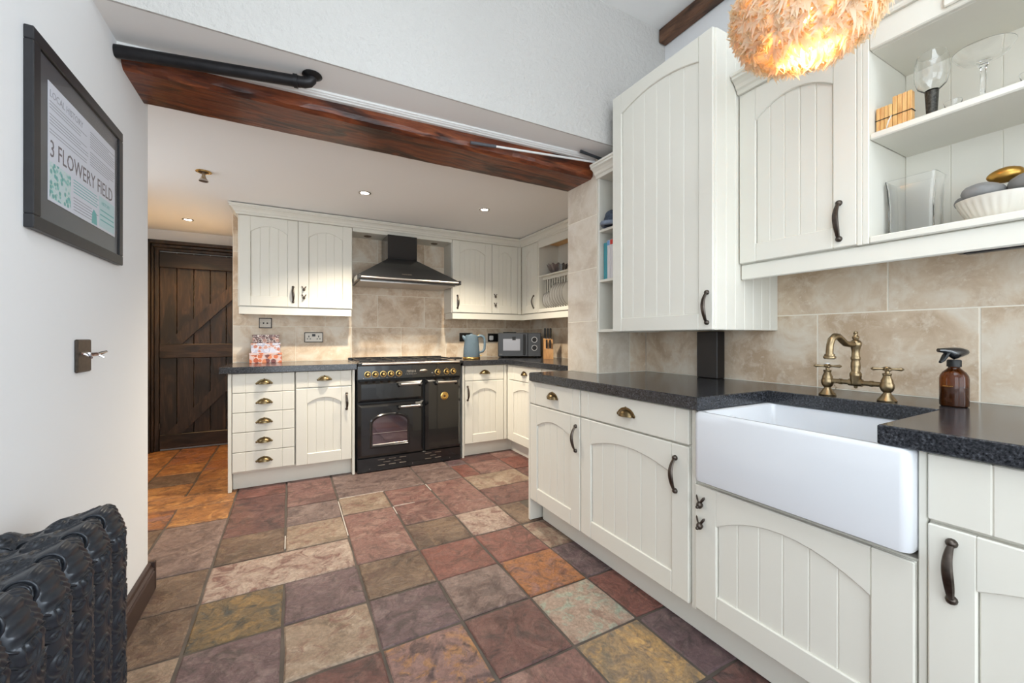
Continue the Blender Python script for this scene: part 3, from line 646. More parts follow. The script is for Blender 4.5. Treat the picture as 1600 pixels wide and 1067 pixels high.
def cdoor(x0, x1, z0, z1, name, hx0, hx1):
    b = .026
    m = MB(); m.rings([[(x0, 0.02, z0), (x1, 0.02, z0), (x1, .02, z1), (x0, .02, z1)], [(x0, -.004, z0), (x1, -.004, z0), (x1, -.004, z1), (x0, -.004, z1)],
                       [(x0+b, -.024, z0+b), (x1-b, -.024, z0+b), (x1-b, -.024, z1-b), (x0+b, -.024, z1-b)]])
    d = m.build(name, m_black, u)
    MB().tube([(hx0, -.064, z1-.034), (hx1, -.064, z1-.034)], .0095, 12).build('handle', m_steel, d, smooth=True)
    for x in (hx0-.008, hx1+.008): MB().tube([(x, -.02, z1-.052), (x, -.045, z1-.046), (x, -.066, z1-.034)], [.013, .012, .013], 10).build('handle_bracket', m_blackm, d, smooth=True)
    return d
cdoor(.006, .556, .585, .762, 'grill_door', .345, .51)
od = cdoor(.006, .556, .125, .572, 'oven_door', .345, .51)
rd = cdoor(.572, .904, .125, .762, 'tall_oven_door', .672, .845)
def arch(x0, x1, z0, zs, za, n=14):
    xc = (x0+x1)/2; hw = (x1-x0)/2
    return [(x0, z0), (x1, z0), (x1, zs)]+[(xc+hw*math.cos(PI*k/n), zs+(za-zs)*math.sin(PI*k/n)**.9) for k in range(1, n)]+[(x0, zs)]
A0 = arch(.100, .430, .205, .415, .49); A1 = arch(.108, .422, .213, .41, .482); A2 = arch(.121, .409, .226, .40, .468)
m = MB(); m.rings([[(x, -.024, z) for x, z in A0], [(x, -.033, z) for x, z in A1], [(x, -.033, z) for x, z in inset(A1, .006)], [(x, -.026, z) for x, z in A2]], False, False)
m.build('window_surround', m_black, od, smooth=True)
MB().rings([[(x, -.0245, z) for x, z in A2], [(x, -.0255, z) for x, z in A2]]).build('window_pane', m_ovglass, od)
MB().tube([(.123, -.027, .325), (.407, -.027, .325)], .0016, 6).build('shelf_line', m_steel, od); MB().cbox(.121, .409, -.031, -.0258, .226, .236, .001).build('window_sill', m_steel, od)
m = MB().lathe([(.001, 0), (.036, 0), (.036, -.005), (.026, -.007), (.024, -.004), (.017, -.004), (.016, -.007), (.001, -.008)], 24, (0, 0, 0), 'y'); m.build('badge', m_brass, rd, (.743, -.024, .60), smooth=True)
MB().lathe([(.001, -.0075), (.011, -.0075), (.010, -.0095), (.001, -.01)], 14, (.743, -.024, .60), 'y').build('badge_centre', m_niche, rd, smooth=True)
pd = MB().cbox(.004, .906, -.006, .02, .006, .118, .003).build('plinth_drawer', m_black, u)
sl = MB().cbox(-.028, .028, -.0008, 0, -.0025, .0025, .0003).mesh('vent_slot', m_sock)
for x, z in ((.195, .097), (.285, .097), (.375, .097), (.24, .074), (.33, .074), (.195, .05), (.285, .05), (.375, .05), (.60, .097), (.69, .097), (.645, .074), (.60, .05), (.69, .05)): ob('vent_slot', sl, pd, (x, -.006, z))
for x in (.10, .46, .80): MB().lathe([(.001, 0), (.004, 0), (.003, -.002), (.001, -.002)], 8, (x, -.006, .03), 'y').build('screw', m_chrome, pd)

# ================================================================ COOKER HOOD
u = thing('cooker_hood', 'black chimney cooker hood with a chrome front rail', 'cooker hood', (.50, 3.70, 0))
W, D = .925, .488
m = MB(); m.rings([[(0, 0, 1.622), (W, 0, 1.622), (W, D, 1.622), (0, D, 1.622)], [(0, 0, 1.66), (W, 0, 1.66), (W, D, 1.66), (0, D, 1.66)],
   [(.30, .20, 1.86), (.565, .20, 1.86), (.565, D, 1.86), (.30, D, 1.86)]]); m.build('canopy', m_black, u)
MB().cbox(.295, .57, .195, D, 1.858, 2.083, .003).build('chimney', m_black, u)
MB().cbox(.03, W-.03, .03, D-.03, 1.612, 1.622, .002).build('filter_panel', m_steel, u)
MB().tube([(.02, -.045, 1.64), (W-.02, -.045, 1.64)], .010, 12).build('rail', m_steel, u, smooth=True)
for x in (.014, W-.014): MB().cbox(x-.013, x+.013, -.058, .0, 1.622, 1.66, .004).build('rail_bracket', m_blackm, u)
gl = glyphs(u, m_sock, -.045, .045, 0, .012, 9, -.0008, .3); gl.location = (.435, .031, 1.691); gl.rotation_euler = (-math.radians(45), 0, 0)

# ================================================================ SINK, TAP, BOTTLE
def rrect(x0, x1, y0, y1, r, n=5):
    out = []
    for cx, cy, a0 in ((x1-r, y1-r, 0), (x0+r, y1-r, PI/2), (x0+r, y0+r, PI), (x1-r, y0+r, 1.5*PI)):
        out += [(cx+r*math.cos(a0+PI/2*k/n), cy+r*math.sin(a0+PI/2*k/n)) for k in range(n+1)]
    return out
u = thing('sink', 'white ceramic apron front sink under the brass tap', 'sink', (0, 0, 0))
def rr(d, z, r=.022): return [(x, y, z) for x, y in rrect(1.267+d, 1.735-d, .398+d, .984-d, r)]
MB().rings([rr(.012, .612), rr(.002, .618), rr(0, .63), rr(0, .85), rr(.002, .857), rr(.008, .862), rr(.022, .862), rr(.028, .858), rr(.03, .85), rr(.032, .68, .03), rr(.05, .655, .03), rr(.07, .65, .03)]).build('basin', m_white, u, smooth=True)
MB().lathe([(.001, .6505), (.04, .6505), (.038, .654), (.02, .652), (.001, .652)], 18, (1.5, .69, 0)).build('waste', m_steel, u, smooth=True)
MB().tube([(1.44, .955, .815), (1.44, .945, .815), (1.44, .942, .815)], [.022, .022, .018], 14).build('overflow', m_white, u, smooth=True)
u = thing('mixer_tap', 'antique brass bridge mixer tap with cross handles', 'tap', (1.755, .6965, .911))
for s in (-1, 1):
    o = (0, s*.0865, 0)
    p = MB().lathe([(.001, 0), (.026, 0), (.027, .004), (.024, .008), (.017, .018), (.011, .027), (.010, .030), (.016, .036), (.0195, .046), (.0195, .056), (.017, .063), (.016, .066), (.0165, .069), (.012, .080), (.0105, .086), (.0125, .089), (.0125, .094), (.006, .095), (.006, .102), (.011, .104), (.012, .110), (.008, .116), (.001, .117)], 18, o).build('pillar', m_abrass, u, smooth=True)
    h = MB()
    for a in (.5, .5+PI/2):
        dx, dy = math.cos(a), math.sin(a)
        for q in (-1, 1): h.tube([(o[0]+q*dx*t, o[1]+q*dy*t, .1085) for t in (.006, .016, .026, .036, .042)], [.0055, .0036, .0045, .0062, .002], 8)
    h.build('cross_handle', m_abrass, u, smooth=True)
MB().ball((0, .0865, .117), (.009, .009, .003), 12, 6).build('handle_disc', m_white, u, smooth=True)
b = MB().tube([(0, -.075, .055), (0, .075, .055)], .0085, 12); b.tube([(0, -.02, .055), (0, .02, .055)], .0125, 12)
for y in (-.045, .045): b.tube([(0, y-.004, .055), (0, y+.004, .055)], .0105, 12)
b.build('bridge', m_abrass, u, smooth=True)
MB().lathe([(.001, .034), (.005, .036), (.006, .042), (.014, .048), (.016, .056), (.0165, .075), (.0175, .077), (.0175, .088), (.015, .091), (.0125, .095), (.0145, .112), (.0135, .126), (.012, .132), (.0145, .138), (.0145, .143), (.012, .148), (.0115, .165), (.014, .178), (.017, .186), (.0175, .194), (.014, .202), (.008, .206), (.010, .211), (.0105, .216), (.006, .222), (.0055, .226), (.007, .23), (.005, .235), (.001, .237)], 18).build('column', m_abrass, u, smooth=True)
sp = MB(); sp.tube([(-.005, .0, .19), (-.035, .005, .190), (-.055, .008, .193), (-.072, .011, .205), (-.09, .014, .217), (-.108, .017, .218), (-.124, .019, .207), (-.132, .020, .188), (-.134, .0205, .168), (-.134, .0205, .156)], [.010, .010, .0105, .011, .011, .011, .011, .0105, .0105, .011], 12)
sp.lathe([(.001, .158), (.014, .158), (.015, .152), (.018, .150), (.018, .144), (.014, .140), (.001, .140)], 16, (-.134, .0205, 0)); sp.build('spout', m_abrass, u, smooth=True)
ch = MB()
for i in range(9):
    z = .05-i*.0055; y = .058+.004*math.sin(i*1.4); x = -.008-.001*i
    ch.tube([(x+.0028*math.cos(a), y+(.0028*math.sin(a) if i % 2 else 0), z+(0 if i % 2 else .0028*math.sin(a))) for a in [k*PI/4 for k in range(9)]], .0007, 5, caps=False)
ch.build('chain', m_abrass, u)
u = thing('spray_bottle', 'amber glass spray bottle with black trigger on the worktop', 'bottle', (1.815, .468, .9115), -.45)
prof = [(.001, 0), (.029, 0), (.0325, .003), (.033, .008), (.033, .085), (.0315, .095), (.026, .106), (.018, .114), (.0135, .119), (.013, .128)]
MB().lathe(prof, 28).build('glass_body', m_amber, u, smooth=True)
MB().lathe([(.001, .003), (.029, .004), (.0295, .01), (.0295, .06), (.001, .06)], 24).build('liquid', m_amberl, u, smooth=True)
MB().lathe([(.001, .123), (.0165, .123), (.0165, .142), (.014, .145), (.001, .145)], 22).build('collar', m_blackm, u, smooth=True)
m = MB(); rs = []
for x, z0, z1, hw in ((-.052, .168, .180, .0055), (-.036, .166, .181, .007), (-.02, .156, .182, .010), (0, .145, .183, .0135), (.02, .152, .182, .014), (.036, .158, .178, .012), (.044, .163, .172, .006)):
    rs.append([(x, hw*math.cos(a), (z0+z1)/2+(z1-z0)/2*math.sin(a)) for a in [2*PI*k/12 for k in range(12)]])
m.rings(rs); m.build('spray_head', m_black, u, smooth=True)
MB().tube([(-.022, 0, .166), (-.030, 0, .155), (-.038, 0, .143), (-.046, 0, .136)], [.006, .006, .005, .003], 8, (1, 1.5)).build('trigger', m_black, u, smooth=True)
gl = glyphs(u, m_gold, -.012, .012, .062, .003, 8, 0, .3); gl.location = (-.0320, -.0104, 0); gl.rotation_euler = (0, 0, -1.25)

# ================================================================ WORKTOP THINGS IN THE ALCOVE
KT = _t; kv = N(KT, 'ShaderNodeTexCoord').outputs['Object']; mp = N(KT, 'ShaderNodeMapping'); KT.links.new(kv, mp.inputs[0])
hs = []
for sg in (1, -1):
    wv = N(KT, 'ShaderNodeTexWave', wave_type='BANDS', bands_direction='DIAGONAL'); wv.inputs['Scale'].default_value = 48
    mq = N(KT, 'ShaderNodeMapping'); mq.inputs['Scale'].default_value = (sg, sg*.4, 1); KT.links.new(kv, mq.inputs[0]); KT.links.new(mq.outputs[0], wv.inputs[0]); hs.append(wv.outputs[1])
mu = N(KT, 'ShaderNodeMath', operation='MULTIPLY'); KT.links.new(hs[0], mu.inputs[0]); KT.links.new(hs[1], mu.inputs[1]); bump(KT, _b, mu.outputs[0], .9, .006)
m_kplain = plain('kettle_plain', S(92, 112, 126), .38)
u = thing('kettle', 'blue grey textured kettle with gold base ring', 'kettle', (1.575, 3.755, .9115), -.3)
MB().lathe([(.001, .022), (.080, .022), (.082, .03), (.079, .08), (.074, .14), (.067, .20), (.063, .225), (.060, .232), (.001, .234)], 32).build('body', m_kettle, u, smooth=True)
MB().lathe([(.001, 0), (.084, 0), (.086, .004), (.086, .016), (.083, .022), (.001, .022)], 30).build('base', m_brass, u, smooth=True)
MB().lathe([(.001, .233), (.055, .233), (.053, .239), (.014, .243), (.012, .25), (.001, .252)], 24).build('lid', m_kplain, u, smooth=True)
MB().tube([(-.055, 0, .195), (-.075, 0, .215), (-.088, 0, .232)], [.022, .016, .008], 10, (1, 1)).build('spout', m_kplain, u, smooth=True)
MB().tube([(.058, 0, .222), (.09, 0, .232), (.118, 0, .222), (.130, 0, .19), (.132, 0, .14), (.128, 0, .10), (.112, 0, .075), (.078, 0, .065)], [.012, .013, .013, .0125, .012, .012, .012, .011], 10, (1, .8)).build('handle', m_kplain, u, smooth=True)
MB().ball((.07, 0, .236), (.012, .008, .006), 10, 6).build('lid_button', m_brass, u, smooth=True); MB().cbox(.083, .105, -.008, .008, .03, .038, .002).build('switch', m_brass, u)
tag(MB().cbox(1.455, 1.545, 3.93, 4.06, .9115, .921, .003).build('hot_plate_rest', m_blackm), 'flat black rest on the worktop behind the kettle', 'rest')
t28 = math.atan2(346.5, 641)
u = thing('microwave', 'dark grey microwave with two dials in the corner', 'microwave', (1.928, 3.880, .9115), -t28)
MB().cbox(0, .455, .0, .30, .012, .262, .006).build('body', m_mw, u)
for x in (.04, .415):
    for y in (.04, .26): MB().lathe([(.012, 0), (.012, .012)], 10, (x, y, 0)).build('foot', m_blackm, u)
dm = MB().cbox(.003, .315, -.016, -.0005, .014, .26, .006).build('door', m_mw, u)
MB().cbox(.055, .235, -.0185, -.016, .075, .20, .002).build('window', m_mwin, dm)
MB().cbox(.266, .29, -.03, -.016, .03, .25, .006).build('handle', m_blackm, dm); MB().cbox(.152, .188, -.0195, -.0185, .185, .222, .0004).build('sticker', m_blackm, dm)
cp = MB().cbox(.318, .452, -.012, -.0005, .014, .26, .004).build('control_panel', m_mw, u)
for z in (.19, .105):
    k = MB().lathe([(.001, 0), (.026, 0), (.024, -.012), (.02, -.016), (.001, -.016)], 22, (.385, -.012, z), 'y').build('dial', m_blackm, cp, smooth=True)
    MB().lathe([(.026, 0), (.030, 0), (.030, -.003), (.026, -.003)], 22, (.385, -.012, z), 'y', False).build('dial_ring', m_steel, cp, smooth=True)
glyphs(dm, m_sock, .016, .05, .034, .007, 5, -.0162, .25)
tag(MB().cbox(2.06, 2.18, 3.93, 4.02, 1.1738, 1.184, .003).build('tray', m_blackm), 'flat black tray lying on top of the microwave', 'tray')
u = thing('knife_block', 'beech knife block standing beside the microwave', 'knife block', (2.29, 3.47, .9115), -t28)
pr = [(-.085, 0), (.08, 0), (.08, .205), (-.04, .185), (-.04, .10), (-.085, .10)]
m = MB(); m.rings([[(x, y, z) for y, z in pr] for x in (-.045, .045)]); m.build('block', m_block, u)
c, s = math.cos(-t28), math.sin(-t28)
kh = MB().cbox(-.009, .009, -.011, .011, 0, .105, .004).mesh('handle', m_blackm); kb2 = MB().cbox(-.008, .008, -.010, .010, 0, .088, .004).mesh('handle', m_blackm)
kc = MB().cbox(-.0065, .0065, -.008, .008, -.003, .002, .001).mesh('bolster', m_steel)
def knife(x, yy, z, me, lab, grp):
    tk = thing('kitchen_knife', lab, 'knife', (2.29+x*c-yy*s, 3.47+x*s+yy*c, .9115+z), -t28, grp); ob('handle', me, tk); ob('bolster', kc, tk)
for x in (-.028, 0, .028): knife(x, .04, .2035, kh, 'long black handled kitchen knife in the back row of the beech block', 'knives in the back row of the block')
for x in (-.02, .014): knife(x, -.062, .1035, kb2, 'short black handled knife in the front step of the beech block', 'knives in the front of the block')
zz = .9115
for (w_, h_, d_, m_, lab) in ((.235, .083, .12, m_p1, 'orange gingerbread patterned box at the bottom of the stack'), (.212, .083, .11, m_p2, 'lilac patterned box in the middle of the stack'), (.192, .07, .10, m_p3, 'dark brown patterned box on top of the stack')):
    u = thing('gift_box', lab, 'box', (-.182, 4.10, zz)); MB().cbox(-w_/2, w_/2, -d_/2, d_/2, 0, h_-.018, .001).build('base', m_, u)
    MB().cbox(-w_/2-.002, w_/2+.002, -d_/2-.002, d_/2+.002, h_-.018, h_, .001).build('lid', m_, u); zz += h_+.0006

# ================================================================ SOCKETS
def socket(x0, x1, z0, z1, lab, mat, dark=False, name='wall_socket', cat='socket'):
    u = thing(name, lab, cat, ((x0+x1)/2, 4.1895, (z0+z1)/2)); w2, h2 = (x1-x0)/2, (z1-z0)/2
    MB().cbox(-w2, w2, -.006, 0, -h2, h2, .002).build('rim', m_plug, u); MB().cbox(-w2+.006, w2-.006, -.0085, -.006, -h2+.006, h2-.006, .001).build('plate', mat, u); return u
u = socket(-.240, -.142, 1.207, 1.296, 'pewter two toggle switch plate above the printed boxes', m_sock, name='wall_switch', cat='switch')
for x in (-.014, .014): MB().tube([(x, -.008, 0), (x, -.02, -.004)], [.006, .004], 8).build('toggle', m_plug, u, smooth=True)
for x in (-.036, .036): MB().lathe([(.001, 0), (.003, 0), (.003, -.001), (.001, -.001)], 8, (x, -.0085, 0), 'y').build('screw', m_plug, u)
u = socket(.112, .268, 1.081, 1.172, 'pewter double socket on the tiles near the cooker', m_sock)
for x in (-.04, .04):
    MB().cbox(x-.004, x+.004, -.0095, -.0085, .0, .016, .0004).cbox(x-.016, x-.006, -.0095, -.0085, -.018, -.010, .0004).cbox(x+.006, x+.016, -.0095, -.0085, -.018, -.010, .0004).build('pin_holes', m_plug, u)
MB().cbox(-.014, .014, -.0105, -.0085, .008, .03, .001).build('switches', m_plug, u)
socket(1.615, 1.765, 1.082, 1.175, 'black double socket half hidden behind the kettle', m_plug)
u = socket(1.955, 2.10, 1.078, 1.17, 'black double socket with white plug beside the microwave', m_plug)
MB().cbox(-.062, -.015, -.035, -.0085, -.03, .022, .008).build('plug', m_whitep, u)
# ================================================================ FRAMED PRINT ON THE LEFT WALL (u runs along +y, v up, out is +x)
u = thing('framed_print', 'black box frame with a printed local history sheet', 'picture', (-.5535, 1.396, 1.386))
FW, FH, FD = .591, .48, .018; FB = .033
def fb_(y0, y1, z0, z1, x0, x1, c=.002): return MB().cbox(x0, x1, y0, y1, z0, z1, c)
for a in ((0, FW, 0, FB), (0, FW, FH-FB, FH), (0, FB, FB, FH-FB), (FW-FB, FW, FB, FH-FB)): fb_(*a, 0, FD).build('frame_bar', m_frame, u)
fb_(.02, FW-.02, .02, FH-.02, .001, .010, .001).build('mount', m_mount, u)
pp = fb_(.087, .537, .09, .395, .006, .0075, .0004).build('paper', m_paper, u, (.0042, -.004, 0))
ry = (PI/2, 0, PI/2)
text('LOCAL HISTORY', .026, m_inkl, 'lettering', pp, (.0078, .093, .358), ry, .98, .0002)
text('3 FLOWERY FIELD', .062, m_ink, 'lettering', pp, (.0078, .093, .205), ry, .845, .0002)
def lines(y0, y1, z0, n, dz, mat=m_inkl):
    m = MB()
    for i in range(n): m.box(.0075, .0078, y0, y1-random.choice([0, 0, .01, .05]), z0-i*dz, z0-i*dz+.0022)
    m.build('text_lines', mat, pp)
lines(.093, .32, .345, 3, .008); lines(.093, .32, .312, 4, .008); lines(.093, .32, .273, 2, .008); lines(.335, .53, .370, 7, .0075); lines(.335, .53, .308, 6, .0075)
lines(.225, .395, .186, 5, .0085, m_tealp); lines(.225, .395, .136, 5, .0085, m_inkl)
fb_(.093, .208, .098, .192, .0075, .0078, .0001).build('map_print', m_teal, pp); fb_(.402, .53, .098, .196, .0075, .0077, .0001).build('wash_print', m_tealw, pp)
text('HISTORY', .016, m_tealp, 'lettering', pp, (.0079, .42, .172), ry, 1.1, .0001)
for z in (.152, .136, .12): MB().box(.0077, .0079, .41, .525, z, z+.004).build('text_lines', m_tealp, pp)
MB().rings([[(.0078, .345, .095), (.0078, .385, .095), (.0078, .38, .13), (.0078, .36, .14), (.0078, .348, .125)], [(.0080, .345, .095), (.0080, .385, .095), (.0080, .38, .13), (.0080, .36, .14), (.0080, .348, .125)]]).build('tree_print', m_tealp, pp)
m_pane = plain('picture_glass', (1, 1, 1, 1), .03, trans=1, ior=1.05, spec=.5)
fb_(.02, FW-.02, .02, FH-.02, .0135, .0147, .0005).build('glass_pane', m_pane, u)
# light switch with a twisted chrome toggle
u = thing('light_switch', 'bronze switch plate with chrome figure toggle on plaster wall', 'switch', (-.5535, 1.70, 1.07))
MB().cbox(0, .009, -.045, .047, -.049, .049, .003).build('plate', m_pewter, u)
m = MB().tube([(.008, -.028, .008), (.016, -.012, .006), (.02, .0, .003), (.03, .01, .004), (.036, .024, .006), (.04, .04, .008)], [.004, .006, .0075, .007, .005, .004], 8)
for p, q in (((.02, .0, .003), (.03, -.02, -.006)), ((.032, .016, .004), (.046, .02, -.006)), ((.03, .01, .004), (.05, .028, .012)), ((.02, -.004, .003), (.028, -.03, .008))): m.tube([p, tuple((a+b)/2 for a, b in zip(p, q)), q], [.0045, .0035, .003], 6)
m.build('toggle', m_chrome, u, smooth=True)

# ================================================================ CAST IRON RADIATOR
def outline(n=150):
    """radiator section seen from its end: (x from the wall, z), back foot over the wavy top to the front foot"""
    key = [(.0, .5), (.0, .62), (.004, .68), (.016, .715), (.036, .722), (.06, .712), (.085, .716), (.105, .732), (.125, .738), (.145, .74), (.165, .748), (.182, .752), (.195, .747), (.201, .738), (.204, .728), (.21, .714), (.215, .695), (.217, .66), (.217, .45), (.217, .25), (.217, .06)]
    d = [0]
    for a, b in zip(key, key[1:]): d.append(d[-1]+math.hypot(b[0]-a[0], b[1]-a[1]))
    out = []
    for i in range(n+1):
        t = d[-1]*i/n; k = max(j for j in range(len(d)) if d[j] <= t+1e-9); k = min(k, len(key)-2)
        f = (t-d[k])/(d[k+1]-d[k]); p0, p1, p2, p3 = key[max(k-1, 0)], key[k], key[k+1], key[min(k+2, len(key)-1)]
        cr = lambda a, b, c, e: .5*((2*b)+(-a+c)*f+(2*a-5*b+4*c-e)*f*f+(-a+3*b-3*c+e)*f**3)
        out.append((cr(p0[0], p1[0], p2[0], p3[0]), cr(p0[1], p1[1], p2[1], p3[1]), t))
    return out, d[-1]
OL, OLEN = outline(720); NT = 60; HWID = .0435
def relief(s, t):
    f = 0; q = OLEN-s
    k0 = int((q-.02)/.042)
    for k in (k0-1, k0, k0+1, k0+2):
        c0 = .02+.042*k
        if k < 0 or (c0 > .61 and c0 < .70): continue
        sg = 1 if k % 2 else -1; du = t-sg*.015; dv = q-c0; rho = math.hypot(du, dv); R_ = .027
        if rho < R_: f += math.cos(rho*2*PI/.0098-sg*math.atan2(dv, du))*.0021*min(1, (R_-rho)/.006)
        d2 = math.hypot(t+sg*.026, q-c0-.012)
        if d2 < .015: f += math.cos(d2*2*PI/.0085+sg*math.atan2(q-c0-.012, t+sg*.026))*.0014*min(1, (.015-d2)/.004)
    if .605 < q < .705 and abs(t) < .036: f += (math.cos((q-.605)*2*PI/.02)*.0016 if t < .004 else math.cos((q+.8*t)*2*PI/.012)*.0012)
    return f
verts = []
for i, (x, z, s_) in enumerate(OL):
    a = OL[max(i-1, 0)]; b = OL[min(i+1, len(OL)-1)]; tx, tz = b[0]-a[0], b[1]-a[1]; L = math.hypot(tx, tz) or 1; nx, nz = -tz/L, tx/L
    for j in range(NT+1):
        t = -1+2*j/NT; ins = .030*(1-math.sqrt(max(0, 1-abs(t)**3.2))); r_ = relief(s_, t*HWID)*(1-abs(t)**6)
        verts.append((x+nx*(r_-ins), t*HWID, z+nz*(r_-ins)))
rm = MB(); n1 = NT+1
rm.add(verts, [(i*n1+j, i*n1+j+1, (i+1)*n1+j+1, (i+1)*n1+j) for i in range(len(OL)-1) for j in range(NT)])
# end cheeks
for sg, j in ((-1, 0), (1, NT)):
    loop = [verts[i*n1+j] for i in range(0, len(OL), 6)]; rm.add(loop, [tuple(range(len(loop)))])
RSEC = rm.mesh('section', m_iron, 'all')
sc_ = MB()
for turn, rmax in ((2.3, .021),):
    pts = []
    for k in range(40):
        a = 2*PI*turn*k/39; r_ = .003+rmax*(k/39)
        pts.append((.176+r_*math.cos(-a+.4), -.0395, .730+r_*math.sin(-a+.4)))
    sc_.tube(pts, .0028, 6)
for k in range(4): sc_.tube([(.150-.035*k+.014*math.cos(a), -.034, .712-.004*k+.010*math.sin(a)) for a in [PI*q/8 for q in range(11)]], .0022, 6)
for k in range(4): sc_.tube([(.19+.006*k, -.040, .700-.02*k), (.203, -.041, .690-.022*k), (.211, -.036, .684-.022*k)], .002, 6)
RSCR = sc_.mesh('scroll', m_iron, 'all')
u = thing('radiator', 'black ornate cast iron column radiator against the plaster wall', 'radiator', (-.545, 1.222, 0))
for k in range(10):
    q = ob('section', RSEC, u, (0, -.0885*k, 0)); ob('scroll', RSCR, q)
    if k in (0, 9):
        for x in (.03, .19): MB().lathe([(.02, 0), (.022, .01), (.015, .03), (.02, .08)], 12, (x, 0, 0)).build('foot', m_iron, q, smooth=True)
MB().lathe([(.001, 0), (.010, 0), (.012, .004), (.012, .014), (.009, .016), (.009, .022), (.006, .024), (.001, .025)], 14, (.2165, -.29, .412), 'x').build('air_valve', m_brass, u, smooth=True)

# ================================================================ FEATHER PENDANT
u = thing('feather_pendant', 'glowing feather globe pendant lamp in front of the cornice', 'lamp', (1.33, .645, 2.105))
rn = random.Random(3); fv, ff = [], []
def feather(base, nrm, size):
    nrm = Vector(nrm).normalized(); tn = nrm.orthogonal().normalized(); tn.rotate(Matrix.Rotation(rn.uniform(0, 2*PI), 3, nrm)); cv = rn.uniform(.3, .9)
    for br in range(4):
        a = (br-1.5)*.34+rn.uniform(-.12, .12); t2 = tn.copy(); t2.rotate(Matrix.Rotation(a, 3, nrm)); sd = nrm.cross(t2); o = len(fv); sz = size*rn.uniform(.8, 1.1)
        prof = [(0, .5), (.35, 1), (.7, .8), (1, .06)]
        for f, wd in prof:
            c = Vector(base)+nrm*(sz*(.95*f-.35*f*f))+t2*(sz*f*f*cv)+Vector((0, 0, -.16*sz*f*f))
            for q in (-1, 1): fv.append(tuple(c+sd*(q*wd*sz*.095)))
        for i in range(len(prof)-1): ff.append((o+i*2, o+i*2+1, o+i*2+3, o+i*2+2))
NF = 2600
for i in range(NF):
    zf = 1-2*(i+.5)/NF; ph = i*2.399963
    if zf < -.95: continue
    r_ = math.sqrt(1-zf*zf); n_ = (r_*math.cos(ph), r_*math.sin(ph), zf)
    base = (n_[0]*.158, n_[1]*.158, n_[2]*.124); feather(base, n_, rn.uniform(.05, .078))
fm = MB(); fm.v = fv; fm.f = ff
fo = ob('feathers', fm.mesh('feathers', m_feather, 'all', False), u); fo['kind'] = 'stuff'
MB().lathe([(.018, .11), (.018, .16), (.012, .165), (.001, .165)], 14).build('lamp_holder', m_whitep, u, smooth=True)
MB().tube([(0, 0, .16), (0, 0, TOPZ-2.105-.02)], .003, 6).build('cord', m_whitep, u); MB().lathe([(.05, TOPZ-2.105-.001), (.05, TOPZ-2.105-.02), (.001, TOPZ-2.105-.022)], 20).build('ceiling_rose', m_whitep, u, smooth=True)
MB().ball((0, 0, -.02), (.028, .028, .034), 16, 10).build('bulb', m_bulb, u, smooth=True)
l = bpy.data.lights.new('pendant_glow', 'POINT'); l.energy = 2.2; l.color = (1, .72, .38); l.shadow_soft_size = .05
lo = bpy.data.objects.new('pendant_glow', l); lo.location = (1.33, .645, 2.03); COL.objects.link(lo)

# ================================================================ PIPE, RODS, DOWNLIGHTS
u = thing('soil_pipe', 'dark metal pipe with elbow running along the beam', 'pipe', (0, 0, 0))
MB().tube([(-.553, 1.972, 2.153), (.035, 1.872, 2.162)], .0225, 16).build('pipe', m_pipe, u, smooth=True)
MB().tube([(.02, 1.8745, 2.162), (.05, 1.870, 2.163), (.066, 1.867, 2.168), (.075, 1.866, 2.178), (.078, 1.8655, 2.196)], [.021, .022, .022, .021, .02], 16).build('elbow', m_pipe, u, smooth=True)
MB().tube([(.012, 1.876, 2.1617), (.026, 1.8735, 2.162)], .0265, 16).build('pipe_collar', m_pipe, u, smooth=True)
MB().lathe([(.001, 2.1995), (.036, 2.1995), (.038, 2.195), (.03, 2.190), (.022, 2.184), (.001, 2.184)], 20, (.079, 1.8655, 0)).build('flange', m_pipe, u, smooth=True)
u = thing('window_pole', 'thin white pole with grey grip lying against the beam', 'pole', (0, 0, 0))
MB().tube([(.948, 1.937, 2.1285), (1.585, 1.893, 2.158)], .006, 10).build('shaft', m_whitep, u, smooth=True); MB().tube([(.811, 1.9465, 2.122), (.95, 1.937, 2.1286)], .0085, 10).build('grip', m_mount, u, smooth=True)
tag(MB().tube([(1.455, 1.872, 2.187), (1.53, 1.868, 2.178), (1.60, 1.862, 2.168)], [.009, .008, .009], 10).build('black_rod', m_mw, smooth=True), 'short black rod on the shelf unit cornice by the soffit', 'rod')
def downlight(x, y, lab, lit=True, energy=9, col=(1, .9, .75)):
    u = thing('downlight', lab, 'downlight', (x, y, 2.2)); MB().lathe([(.030, -.0005), (.043, -.0005), (.044, -.004), (.034, -.007), (.030, -.004)], 24, (0, 0, 0), 'z', False).build('rim', m_steel if lit else m_brass, u, smooth=True)
    if lit:
        MB().lathe([(.001, -.002), (.0305, -.002), (.0305, -.0005), (.001, -.0005)], 20).build('lens', m_led, u)
        l = bpy.data.lights.new('downlight_beam', 'SPOT'); l.energy = energy; l.color = col; l.spot_size = 2.2; l.spot_blend = .7; l.shadow_soft_size = .03
        q = bpy.data.objects.new('downlight_beam', l); q.location = (x, y, 2.185); COL.objects.link(q)
    return u
downlight(.487, 3.2, 'lit ceiling downlight in line with the cooker hood', energy=84, col=(1, .88, .70)); downlight(1.434, 3.138, 'lit ceiling downlight in line with the kettle', energy=62, col=(1, .88, .70))
downlight(-.82, 4.69, 'lit ceiling downlight near the plank door', energy=48, col=(1, .62, .26))
u = downlight(-.494, 3.289, 'brass downlight fitting with its bulb hanging out', False)
MB().lathe([(.001, -.004), (.030, -.004), (.030, -.0005), (.001, -.0005)], 18).build('reflector', m_niche, u)
